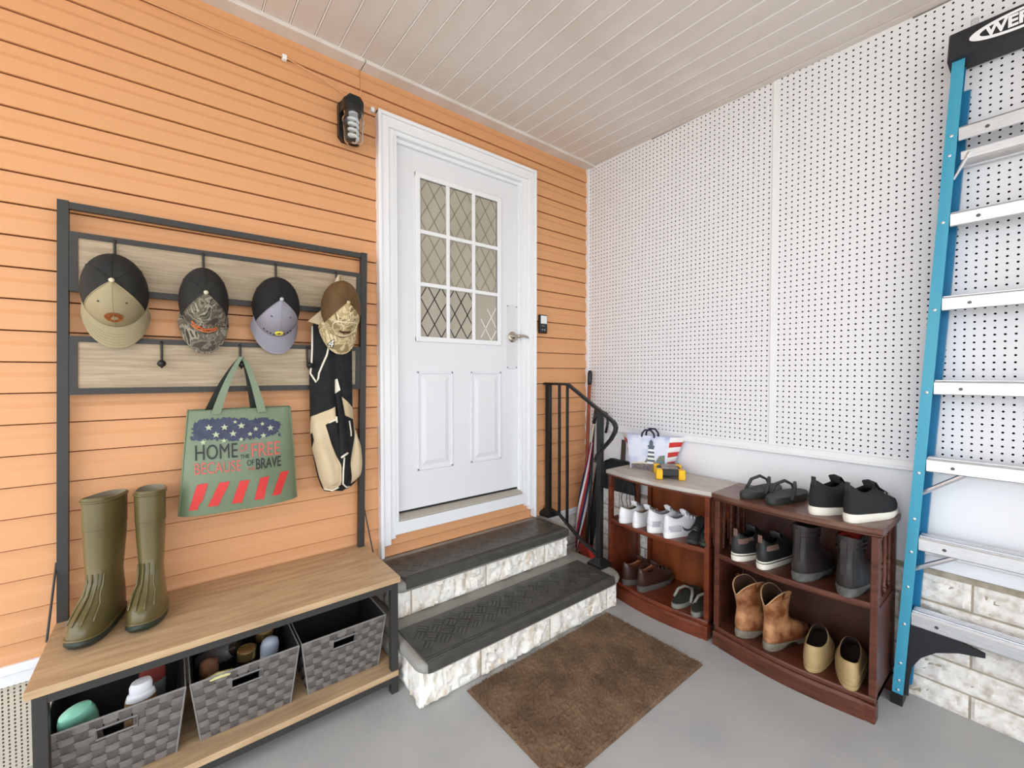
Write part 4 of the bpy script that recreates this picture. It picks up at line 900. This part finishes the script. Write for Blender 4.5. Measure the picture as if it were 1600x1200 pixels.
cloth('yoke_right', [(-1.756,1.208),(-1.701,1.155),(-1.696,1.101),(-1.744,1.124)], m_vt); cloth('panel_right', [(-1.694,1.075),(-1.663,.961),(-1.656,.878),(-1.670,.838),(-1.717,.811),(-1.723,.9),(-1.708,1.0)], m_vt, puff=.016)
cloth('rolled_strap', [(-1.784,1.225),(-1.765,1.238),(-1.742,.957),(-1.771,.943)], m_vb, o=.012, puff=.012); cloth('strap_tip', [(-1.783,1.288),(-1.776,1.289),(-1.763,1.238),(-1.785,1.225)], m_vw, o=.012)
vtube([(-1.772,.943),(-1.742,.959)], .005, m_vw, 'strap_end', .022); vtube([(-1.818,1.098),(-1.79,1.112)], .004, m_vw, 'cream_tab', .012); vtube([(-1.728,1.10),(-1.722,1.05),(-1.722,1.03)], .003, m_vw, 'cream_tab', .01); vtube([(-1.79,1.125),(-1.788,1.098)], .004, m_vw, 'cream_tab', .012)
vtube([(-1.755,.94),(-1.762,.88),(-1.762,.822),(-1.745,.803),(-1.722,.797)], .0035, m_vw, 'hem_binding', .008); vtube([(-1.828,.802),(-1.80,.793),(-1.775,.806)], .0035, m_vw, 'hem_binding', .010)
for x, z in ((-1.852,1.03),(-1.832,1.045),(-1.690,1.055)): MB().lathe([(.006,0),(.005,.003),(.001,.004)], 10, T(x, vy(x,z,.008), z, PI/2)).build('snap', mat('dark_snap', (60,50,40), .4, metal=.5), vest)

# ---------------------------------------------------------------- green tote bag
tote = thing('tote_bag', 'green tote bag with flag print hanging from the lower middle hook', 'bag')
m_tote = mat('sage_coated_fabric', (112,126,98), .32, col2=(104,118,92), scale=5, bump=.5, bscale=11); m_td = mat('dark_bag_inside', (30,34,28), .8)
TX0, TX1, TXB0, TXB1, TZ1, TZ0 = -2.306, -1.962, -2.338, -1.940, 1.172, .785
def tq(u, v):      # u 0..1 across, v 0..1 up: x, z on the front face
    xa = TXB0+(TX0-TXB0)*v; xb = TXB1+(TX1-TXB1)*v; z = TZ0+(TZ1-TZ0)*v
    return xa+(xb-xa)*u, z
def ty(u, v): return -.092 - .052*math.sin(PI*min(1,max(0,u)))**.45*(1-max(0,v)**2.2*.82) - .004*math.sin(u*11+v*5)*(1-v) - .006*math.sin(u*4.2+1)*math.sin(v*7)*.6
N1, N2 = 26, 24; fr_ = []; bk_ = []
for j in range(N2+1):
    v = j/N2; fr_.append([(tq(i/N1, v)[0], ty(i/N1, v), tq(i/N1, v)[1]) for i in range(N1+1)]); bk_.append([(tq(i/N1, v)[0], -.068, tq(i/N1, v)[1]+.004) for i in range(N1+1)])
mb = MB().loft(fr_, caps=False, cyc=False).loft(bk_, caps=False, cyc=False)
for k_ in (0, N1): mb.loft([[r[k_] for r in fr_], [r[k_] for r in bk_]], caps=False, cyc=False)
mb.loft([fr_[0], bk_[0]], caps=False, cyc=False); mb.build('bag_body', m_tote, tote, smooth=True, auto=50)
for k_ in (0, N1): MB().tube([Vector(r[k_])+Vector((0,-.001,0)) for r in fr_], .0028, 6).build('side_piping', m_tote, tote, smooth=True)
MB().tube([Vector(p) for p in fr_[-1]], .0022, 6).build('top_hem', m_tote, tote, smooth=True)
def strap2(xa, xb, y, m, nm, w_=.030, twist=0):
    # one handle: a band from xa up over the hook and down to xb
    pk = Vector((-2.133, -.108, 1.378)); L_ = []
    for q in range(17):
        f = q/16
        if f <= .5: g = f/.5; a = Vector((xa, y, TZ1-.015)); b_ = pk + Vector((-.004, 0, 0))
        else: g = (1-f)/.5; a = Vector((xb, y, TZ1-.015)); b_ = pk + Vector((.004, 0, 0))
        p = a.lerp(b_, g); p.x += (xa-xb)*.0*g; p.z += .022*math.sin(PI*g)*.9; ww = w_/2*(1-.55*g)
        L_.append([p+Vector((-ww, 0, 0)), p+Vector((ww, -.002-.006*g, 0)), p+Vector((ww, .001-.006*g, 0)), p+Vector((-ww, .003, 0))])
    MB().loft(L_).build(nm, m, tote, smooth=True, auto=50)
strap2(-2.222, -2.068, -.112, m_tote, 'handle'); strap2(-2.245, -2.088, -.080, m_td, 'handle')
# print on the front
def onbag(x, z, o=.0022):
    v = (z-TZ0)/(TZ1-TZ0); xa = TXB0+(TX0-TXB0)*v; xb = TXB1+(TX1-TXB1)*v; u = (x-xa)/(xb-xa); return Vector((x, ty(u, v)-o, z))
m_navy = mat('navy_print', (44,48,74), .5, col2=(58,62,86), scale=40); m_red = mat('red_print', (206,52,48), .5); m_blk = mat('black_ink', (34,36,34), .5); m_star = mat('pale_green_print', (176,186,150), .5); m_rose = mat('faded_red_print', (198,96,84), .5)
r_ = np.random.default_rng(3); nb = 60; topz, botz = [], []
for i in range(nb+1):
    u = i/nb; topz.append(1.137+.005*math.sin(u*7)+r_.uniform(-.006,.006)-.030*max(0,(u-.82)/.18)**1.2-.012*max(0,(.08-u)/.08)); botz.append(1.060+.006*math.sin(u*5+2)+r_.uniform(-.007,.007)+.02*max(0,(u-.9)/.1))
bl = [[tuple(onbag(-2.290+.285*i/nb, botz[i]+(topz[i]-botz[i])*j/6)) for i in range(nb+1)] for j in range(7)]
MB().loft(bl, caps=False, cyc=False).build('flag_print', m_navy, tote)
for i in range(16):
    x0 = r_.choice([-2.293, -2.288, -2.014, -2.008]) + r_.uniform(-.006,.006); z0 = r_.uniform(1.055,1.11); s_ = r_.uniform(.004,.009)
    MB().add([onbag(x0-s_,z0), onbag(x0+s_,z0-.002), onbag(x0+s_*.4,z0+.006), onbag(x0-s_*.6,z0+.005)], [(0,1,2,3)]).build('print_speck', m_navy, tote)
for i, (x, z, s_) in enumerate(((-2.244,1.108,.013),(-2.195,1.106,.013),(-2.140,1.108,.014),(-2.092,1.092,.010),(-2.040,1.092,.013),(-2.222,1.080,.013),(-2.168,1.080,.013),(-2.112,1.074,.010),(-2.066,1.064,.012),(-2.160,1.124,.008),(-2.068,1.110,.009),(-2.198,1.056,.010),(-2.142,1.056,.009),(-2.262,1.054,.011))):
    P = [onbag(x+math.sin(2*PI*q/10)*s_*(1 if q % 2 == 0 else .42), z+math.cos(2*PI*q/10)*s_*(1 if q % 2 == 0 else .42), .0036) for q in range(10)]
    MB().add(P+[onbag(x,z,.0036)], [(q,(q+1)%10,10) for q in range(10)]).build('star', m_star, tote)
def word(txt, x, z, size, m, sx=1, bold=0):
    text_mb(txt, size, fn=lambda p: onbag(x+p.x, z+p.y, .003+p.z), sx=sx, align='LEFT', bold=bold).build('lettering', m, tote)
word('HOME', -2.290, 1.013, .080, m_blk, .60); word('OF', -2.149, 1.020, .040, m_rose, .55); word('THE', -2.148, .989, .022, m_blk, .78); word('FREE', -2.113, 1.006, .078, m_rose, .66)
word('BECAUSE', -2.292, .955, .060, m_rose, .60); word('OF', -2.126, .962, .032, m_blk, .62); word('THE', -2.126, .938, .016, m_rose, .9); word('BRAVE', -2.097, .952, .060, m_blk, .53, .0004)
for i, (xb_, xt_, zb_, zt_) in enumerate(((-2.309,-2.283,.808,.902),(-2.253,-2.215,.814,.900),(-2.178,-2.150,.813,.899),(-2.104,-2.082,.813,.900),(-2.041,-2.006,.818,.908))):
    R = [[onbag(xb_+(xt_-xb_)*j/8+q*(.026 if i == 0 and j < 3 else .033), zb_+(zt_-zb_)*j/8+r_.uniform(-.002,.002)) for q in (0,.5,1)] for j in range(9)]
    MB().loft(R, caps=False, cyc=False).build('stripe', m_red, tote)

# ---------------------------------------------------------------- wall lamp, keypad, wire
lamp = thing('wall_lamp', 'black wall lamp with ribbed clear glass jar left of the door', 'lamp', (-1.685, -.003, 2.47))
m_gl = mat('clear_glass', (245,248,250), .03, trans=1, ior=1.35)
MB().prism([(-.048,-.060),(-.03,-.080),(.03,-.080),(.048,-.060),(.048,.085),(.03,.105),(-.03,.105),(-.048,.085)], .03, basis((0,0,0),(1,0,0),(0,0,1),(0,-1,0))).build('back_plate', M_IRON, lamp)
MB().loft([[(x*k1, -.03-.075*g, z) for x, z in ((-.045,.035),(-.045,.08),(-.026,.1),(.026,.1),(.045,.08),(.045,.035))] for g, k1 in ((0,1),(.8,1),(1,.86))]).build('hood', M_IRON, lamp)
MB().lathe([(.044,.028),(.044,.050),(.034,.055),(.001,.055)], 24, T(0,-.082,0)).build('collar', M_IRON, lamp, smooth=True, auto=40)
MB().lathe([(.004,0),(.003,.003),(.001,.004)], 8, T(.012,-.102,.06,PI/2)).build('screw', M_ALU, lamp)
gp = [(.039,.045)] + [(.041+.0022*(i % 2), .035-.010*i) for i in range(4)] + [(.049,-.006),(.049,-.014),(.045,-.020),(.043,-.06),(.042,-.088),(.039,-.103),(.030,-.110),(.001,-.111)]
gi = [(r-.0035 if r > .01 else .001, z+.0035 if i > 8 else z) for i, (r, z) in enumerate(gp)]
MB().loft([[Vector((r*math.cos(2*PI*j/28), -.082+r*math.sin(2*PI*j/28), z)) for j in range(28)] for r, z in gp+gi[::-1]], caps=False).build('glass_jar', m_gl, lamp, smooth=True)
bl = MB(); pts = [(.019*math.cos(i*.5), -.082+.019*math.sin(i*.5), .015-.0020*i) for i in range(52)]
bl.tube(pts, .0068, 8).build('spiral_bulb', mat('white_bulb_glass', (240,240,236), .4), lamp, smooth=True)
MB().lathe([(.018,.05),(.02,.03),(.02,.018),(.001,.016)], 16, T(0,-.082,0)).build('bulb_base', M_WHITE, lamp, smooth=True, auto=40)
key = thing('door_keypad', 'small black keypad with white screen right of the door', 'keypad', (-.447, -.006, 1.636))
MB().box(-.034, .034, -.018, 0, -.061, .061, c=.006).build('body', mat('black_plastic', (26,26,27), .35), key); MB().box(-.026, .027, -.0195, -.017, .002, .054, c=.002).build('screen', mat('white_screen', (232,232,234), .25), key)
MB().box(-.02, .008, -.0190, -.017, -.014, -.010).build('print_bar', mat('grey_print', (150,150,150), .5), key)
for x in (-.012, .008): MB().lathe([(.006,0),(.005,.0015),(.001,.0016)], 12, T(x, -.0175, -.037, PI/2)).build('key_button', MATS['grey_print'], key)
wire = thing('wall_wire', 'thin wire strung on two white clips above the wall lamp', 'wire'); m_wire = mat('tan_wire', (226,170,120), .5)
MB().tube([(-4.0,-.008,2.70),(-2.409,-.012,2.668),(-2.15,-.014,2.662),(-1.952,-.020,2.666),(-1.80,-.014,2.645),(-1.70,-.013,2.612),(-1.569,-.018,2.592)], .0022, 6).build('wire_run', m_wire, wire, smooth=True)
MB().tube([(-1.6255,-.006,2.765),(-1.622,-.008,2.70),(-1.626,-.010,2.63),(-1.64,-.012,2.58)], .0016, 6).build('wire_drop', m_wire, wire, smooth=True)
for x, z in ((-1.952,2.668),(-1.569,2.592)): MB().box(x-.009, x+.009, -.022, -.002, z-.011, z+.011, c=.003).build('cable_clip', M_WHITE, wire)

# ---------------------------------------------------------------- on the red bookcase: bag and tool
lb = thing('lighthouse_bag', 'small tote with lighthouse print and red striped sides on the bookcase', 'bag', (-.085, -.585, TPZ), (0,0,math.radians(14)))
m_lbw = mat('pale_blue_print', (222,226,240), .5, col2=(176,180,216), scale=9, ramp=(.45,.62), detail=3); HB = .205
fw2 = lambda z: .108+.022*z/HB; bw2 = lambda z: .116+.078*z/HB; fy = lambda z: -.045-.006*math.sin(PI*z/HB)
zz = [HB*i/8 for i in range(9)]
MB().loft([[(fy(z)+.0, -fw2(z)*s_, z) for s_ in (-1,-.5,0,.5,1)] for z in zz], caps=False, cyc=False).build('front_face', m_lbw, lb, smooth=True)
MB().loft([[(.028, -bw2(z)*s_, z) for s_ in (-1,-.5,0,.5,1)] for z in zz], caps=False, cyc=False).build('back_face', m_lbw, lb, smooth=True)
m_str = mat('red_stripe_print', (206,48,44), .5); m_stw = mat('white_stripe_print', (240,236,236), .5)
for s_ in (-1, 1):
    for i in range(7):
        z0, z1 = HB*i/7, HB*(i+1)/7
        MB().add([(fy(z0), s_*fw2(z0), z0), (.028, s_*bw2(z0), z0), (.028, s_*bw2(z1), z1), (fy(z1), s_*fw2(z1), z1)], [(0,1,2,3)]).build('stripe', m_str if i % 2 else m_stw, lb)
MB().box(-.045, .028, -.108, .108, 0, .003).build('base', m_lbw, lb)
for xx in (-.045, .028): MB().tube([(xx, .038, HB-.01), (xx, .036, HB+.012), (xx, .018, HB+.034), (xx, -.018, HB+.034), (xx, -.036, HB+.012), (xx, -.038, HB-.01)], .0055, 8).build('handle', mat('navy_webbing', (34,36,66), .8), lb, smooth=True)
# the print: y to the house is the viewer's left, so picture x runs along -y
def lp(x, z, o=.002): return (fy(z)-o, -x, z)
def lpoly(pts, m, o): MB().add([lp(x, z, o) for x, z in pts], [tuple(range(len(pts)))]).build('printed_shape', m, lb)
m_lg = mat('print_slate', (86,98,110), .5); m_lw = mat('print_white', (240,240,236), .5); m_grn = mat('print_grey_green', (120,130,116), .5); m_rock = mat('print_rocks', (150,130,122), .5, col2=(92,90,104), scale=60)
lpoly([(-.1,.0),(.1,.0),(.1,.030),(.04,.040),(-.03,.036),(-.1,.028)], m_rock, .0015); lpoly([(-.1,.028),(-.03,.036),(.04,.040),(.1,.030),(.1,.044),(.0,.052),(-.1,.036)], mat('print_sand', (226,214,190), .5), .0016)
lpoly([(-.02,.045),(.0,.075),(.02,.07),(.03,.048)], m_grn, .0017); lpoly([(.045,.048),(.07,.092),(.104,.10),(.1,.045)], m_grn, .0017); lpoly([(.05,.043),(.095,.040),(.095,.062),(.052,.060)], mat('print_blue', (120,150,176), .5), .0018)
def tw(z): return .024-.008*(z-.04)/.10
for i in range(8): z0, z1 = .040+.0125*i, .0525+.0125*i; lpoly([(.022-tw(z0),z0),(.022+tw(z0),z0),(.022+tw(z1),z1),(.022-tw(z1),z1)], m_lw if i % 2 == 0 else m_lg, .0022)
lpoly([(.0,.14),(.044,.14),(.042,.15),(.002,.15)], m_lg, .0024); lpoly([(.010,.15),(.034,.15),(.033,.168),(.011,.168)], m_lg, .0024); lpoly([(.008,.168),(.036,.168),(.022,.186)], m_lg, .0025)

tool = thing('work_light', 'black and yellow folding work light on the pale bookcase top', 'tool', (-.165, -.755, TPZ), (0,0,math.radians(38)))
tool.scale = (1.45,1.45,1.35)
m_yel = mat('yellow_plastic', (238,186,24), .35); m_blp = mat('charcoal_plastic', (44,44,42), .5)
MB().box(-.065, .06, -.042, .042, .012, .038, c=.006).build('body', m_blp, tool); MB().box(-.045, .04, -.03, .03, .037, .043, c=.003).build('top_plate', mat('grey_label', (176,172,168), .5, col2=(90,86,84), scale=40), tool)
for x in (-.06, .036):
    for y in (-.040, .040): MB().box(x-.014, x+.018, y-.012, y+.012, 0, .041, c=.005).build('corner_bumper', m_yel, tool)
MB().lathe([(.014,-.05),(.016,-.048),(.016,.048),(.014,.05)], 16, T(.072,0,.022,PI/2)).build('roller_handle', m_blp, tool, smooth=True, auto=40)
MB().box(.038, .072, -.046, -.036, .014, .030, c=.003).box(.038, .072, .036, .046, .014, .030, c=.003).build('handle_arms', m_blp, tool)

# ---------------------------------------------------------------- corner: broom pole, umbrellas, dustpan
t = thing('garden_pole', 'red-brown wooden pole with black grip leaning in the corner', 'pole'); a_, b_ = Vector((-.115,-.075,.02)), Vector((-.052,-.075,1.335))
MB().tube([a_, a_.lerp(b_,.93)], .0125, 12).build('shaft', mat('red_brown_wood', (158,84,56), .45, col2=(138,70,46), scale=8, stretch=(6,6,1)), t, smooth=True); MB().tube([a_.lerp(b_,.925), a_.lerp(b_,.94), a_.lerp(b_,.985), b_], [.013,.016,.016,.010], 12).build('grip', M_IRON, t, smooth=True)
t = thing('red_broom', 'red plastic broom with black bristles behind the steps', 'broom', (-.215, -.20, 0), (0,0,math.radians(62)))
MB().loft([[(-.12,-.022,.10),(.12,-.022,.10),(.12,.022,.10),(-.12,.022,.10)],[(-.11,-.02,.145),(.11,-.02,.145),(.11,.02,.145),(-.11,.02,.145)],[(-.03,-.016,.185),(.03,-.016,.185),(.03,.016,.185),(-.03,.016,.185)]]).build('head', mat('red_plastic', (198,44,34), .35), t)
fv = MB()
for i in range(24):
    for j in range(3):
        x = -.115+.01*i; y = -.014+.014*j; fv.tube([(x,y,.1),(x*1.06+r_.uniform(-.003,.003),y*1.4,.002)], .0022, 4)
tag(fv.build('bristles', mat('black_bristle', (26,28,26), .8), t), kind='stuff'); MB().tube([(0,0,.18),(.148,-.100,.95)], .009, 10).build('handle', M_IRON, t, smooth=True)
t = thing('striped_umbrella', 'closed navy, white and red umbrella behind the handrail', 'umbrella'); a_, b_ = Vector((-.165,.0-.052,.05)), Vector((-.095,-.150,.97)); ax_ = (b_-a_).normalized()
cols_ = [mat('umbrella_navy', (36,42,84), .7), mat('umbrella_white', (230,226,222), .7), mat('umbrella_red', (178,44,44), .7)]
e1 = ax_.orthogonal().normalized(); e2 = ax_.cross(e1)
for k_ in range(9):
    R = []
    for i in range(13):
        f = i/12; r = .010+.026*math.sin(PI*min(1, f*1.15))**.8 if f < .86 else .012; c_ = a_.lerp(b_, .06+.80*f)
        R.append([c_+(e1*math.cos(q)+e2*math.sin(q))*r*(1.0 if z_ else .7) for q, z_ in ((2*PI*k_/9+f*2.4, 0),(2*PI*(k_+.5)/9+f*2.4, 1),(2*PI*(k_+1)/9+f*2.4, 0))])
    MB().loft(R, caps=False, cyc=False).build('gore', cols_[k_ % 3], t, smooth=True)
MB().tube([a_, a_.lerp(b_,.1)], .004, 8).build('ferrule', M_CHROME, t); MB().tube([a_.lerp(b_,.84), b_], .006, 8).build('shaft', M_CHROME, t); MB().tube([b_, b_+ax_*.10], .012, 12).build('grip', M_IRON, t, smooth=True)
t = thing('black_umbrella', 'closed black umbrella with crook handle behind the handrail', 'umbrella'); a_, b_ = Vector((-.07,-.10,.03)), Vector((-.045,-.165,.86)); ax_ = (b_-a_).normalized()
MB().tube([a_.lerp(b_, q/10) for q in range(11)], [.004,.01,.018,.024,.026,.025,.022,.018,.013,.010,.007], 12).build('canopy', mat('black_nylon', (22,22,24), .55), t, smooth=True)
MB().tube([b_, b_+Vector((.002,-.005,.10)), b_+Vector((0,-.012,.165)), b_+Vector((0,-.032,.19)), b_+Vector((0,-.055,.18)), b_+Vector((0,-.062,.14)), b_+Vector((0,-.058,.10)), b_+Vector((0,-.045,.05))], .009, 10).build('crook_handle', M_IRON, t, smooth=True)
t = thing('dustpan', 'black dustpan with upright handle leaning on the wall behind the bookcase', 'dustpan', (-.010, -.30, .50), (0, math.radians(5), 0)); m_dp = mat('matt_black_plastic', (34,35,36), .6)
pf = [(.15,.02),(.155,.06),(.13,.19),(.105,.222),(.07,.236),(-.06,.232),(-.105,.215),(-.155,.06),(-.15,.02)]
MB().loft([[(x_, y, z) for y, z in pf] for x_ in (-.006, 0)]).build('pan', m_dp, t)
for q in range(len(pf)-1): MB().add([(-.006,pf[q][0],pf[q][1]),(-.006,pf[q+1][0],pf[q+1][1]),(-.045,pf[q+1][0]*.98,pf[q+1][1]-.006),(-.045,pf[q][0]*.98,pf[q][1])], [(0,1,2,3)]).build('pan_rim', m_dp, t)
MB().box(-.020, -.004, -.034, -.004, .22, .372, c=.005).build('handle', mat('brown_handle', (74,62,56), .5), t)

# ---------------------------------------------------------------- ladder
lad = thing('step_ladder', 'blue fibreglass stepladder with aluminium steps folded against the pegboard', 'ladder')
m_bf = mat('blue_fibreglass', (58,152,182), .4, col2=(70,160,186), scale=20, stretch=(1,1,.1)); m_bd = mat('shaded_blue_fibreglass', (24,116,160), .4); m_cap = mat('black_cap_plastic', (30,30,34), .5, bump=.1, bscale=200)  # deeper blue copy puts the rail channel's inner shade into the colour
LC = -2.02                                        # centre line of the ladder
def ly(z, s_): return LC + s_*(.308 - (.308-.178)*(z/2.46))     # outer edge of a rail
def lx(z): return -.118 + .012*z/2.46              # front face, leaning a touch into the wall
ZL0, ZL1 = .03, 2.46
for s_ in (1, -1):
    q = lambda z, w0, w1, x0, x1: [(lx(z)+x0, ly(z,s_)-s_*w0, z), (lx(z)+x0, ly(z,s_)-s_*w1, z), (lx(z)+x1, ly(z,s_)-s_*w1, z), (lx(z)+x1, ly(z,s_)-s_*w0, z)]
    MB().loft([q(z, 0, .033, 0, .005) for z in (ZL0, ZL1)]).build('rail_face', m_bf, lad)
    MB().loft([q(z, 0, .004, .005, .072) for z in (ZL0, ZL1)]).build('rail_web', m_bd, lad); MB().loft([q(z, 0, .030, .068, .072) for z in (ZL0, ZL1)]).build('rail_flange', m_bd, lad)
    rr = lambda z, w0, w1: [(lx(z)+.076, ly(z,s_)-s_*w0, z), (lx(z)+.076, ly(z,s_)-s_*w1, z), (lx(z)+.102, ly(z,s_)-s_*w1, z), (lx(z)+.102, ly(z,s_)-s_*w0, z)]
    MB().loft([rr(z, .002, .046) for z in (.06, 2.36)]).build('rear_rail', m_bd, lad)
    MB().loft([q(z, -.002, .034, -.003, .074) for z in (0, .045)]).build('rubber_foot', M_IRON, lad)
    # curved black knee bracket under the bottom step
    c0 = Vector((lx(.2)+.012, ly(.2,s_)-s_*.012, 0)); arc = [(0,.36),(.03,.36),(.225,.315),(.225,.300),(.16,.285),(.10,.255),(.06,.215),(.035,.165),(.028,.11),(.026,.045),(0,.045)]
    MB().loft([[(c0.x+dx_, c0.y-s_*a, z) for a, z in arc] for dx_ in (0, .012)]).build('knee_bracket', m_cap, lad)
    for z in (.06,.10,.17,.33,.48,.62,.75,.93,1.24,1.55,1.87,2.11,2.18):
        MB().lathe([(.0055,0),(.005,.002),(.001,.0032)], 10, T(lx(z), ly(z,s_)-s_*.017, z, 0, -PI/2)).build('rivet', M_ALU, lad)
for i, z in enumerate((.385,.683,.990,1.283,1.595,1.90,2.205)):
    y0, y1 = ly(z,1)-.034, ly(z,-1)+.034; X = lx(z)
    MB().loft([[(X+.002,y,z-.050),(X,y,z-.047),(X,y,z-.006),(X+.004,y,z),(X+.072,y,z+.002),(X+.072,y,z-.02),(X+.069,y,z-.02),(X+.069,y,z-.004),(X+.006,y,z-.006),(X+.005,y,z-.05)] for y in (y0, y1)]).build('step', M_ALU, lad)
    for e in (.014,.030,.046,.060): MB().box(X+e, X+e+.006, y1, y0, z+.0005, z+.0045, c=.001).build('tread_rib', M_ALU, lad)
    MB().lathe([(.006,0),(.005,.002),(.001,.002)], 10, T(X, y0-.07, z-.028, 0, -PI/2)).build('step_rivet', mat('dark_rivet', (90,88,86), .4, metal=.7), lad)
for z in (.33,.62,2.10):
    MB().box(lx(z)+.078, lx(z)+.100, ly(z,-1)+.03, ly(z,1)-.03, z-.02, z+.02, c=.002).build('rear_rail_bar', M_ALU, lad)
for z0, z1, dy in ((.545,.632,.12),(.845,.94,.12)):
    for s_ in (1,-1): MB().tube([(lx(z0)+.03, ly(z0,s_)-s_*.02, z0), (lx(z0)+.02, ly(z0,s_)-s_*(.02+dy), z1)], .009, 8).build('diagonal_brace', M_ALU, lad)
MB().tube([(lx(2.0)+.03, ly(2,1)-.03, 2.03), (lx(2)+.0, ly(2,1)-.075, 2.105)], .006, 8).build('spreader', M_ALU, lad); MB().box(lx(2.1)+.004, lx(2.1)+.012, ly(2.1,-1)+.05, ly(2.1,1)-.045, 2.085, 2.115, c=.002).build('spreader_bar', M_ALU, lad)
CY0, CY1 = ly(2.46,1)+.012, ly(2.46,-1)-.012
MB().loft([[(-.128+dx_, CY0-e, 2.445),(-.128+dx_, CY1+e, 2.445),(-.128+dx_, CY1+e+.004, 2.535),(-.128+dx_, CY0-e-.004, 2.535)] for dx_, e in ((0,.004),(.006,0),(.108,0),(.112,.004))]).build('top_cap', m_cap, lad)
MB().box(-.10, -.085, CY0-.075, CY0-.055, 2.535, 2.575, c=.003).build('tool_tab', M_ALU, lad)
lg = lambda p: Vector((-.1295, LC-p.x, 2.492+p.y))
pts = [(.135*math.cos(q), .034*math.sin(q)) for q in [2*PI*i/40 for i in range(40)]]; pin = [(.008+.118*math.cos(q), .0255*math.sin(q)) for q in [2*PI*i/40 for i in range(40)]]
MB().add([lg(Vector(p+(0,))) for p in pts]+[lg(Vector(p+(0,))) for p in pin], [(i,(i+1)%40,40+(i+1)%40,40+i) for i in range(40)]).build('logo_ring', mat('white_logo', (236,236,238), .5), lad)
text_mb('WERNER', .052, fn=lambda p: lg(p)+Vector((-p.z,0,0)), sx=.92, bold=.002).build('logo_lettering', MATS['white_logo'], lad)
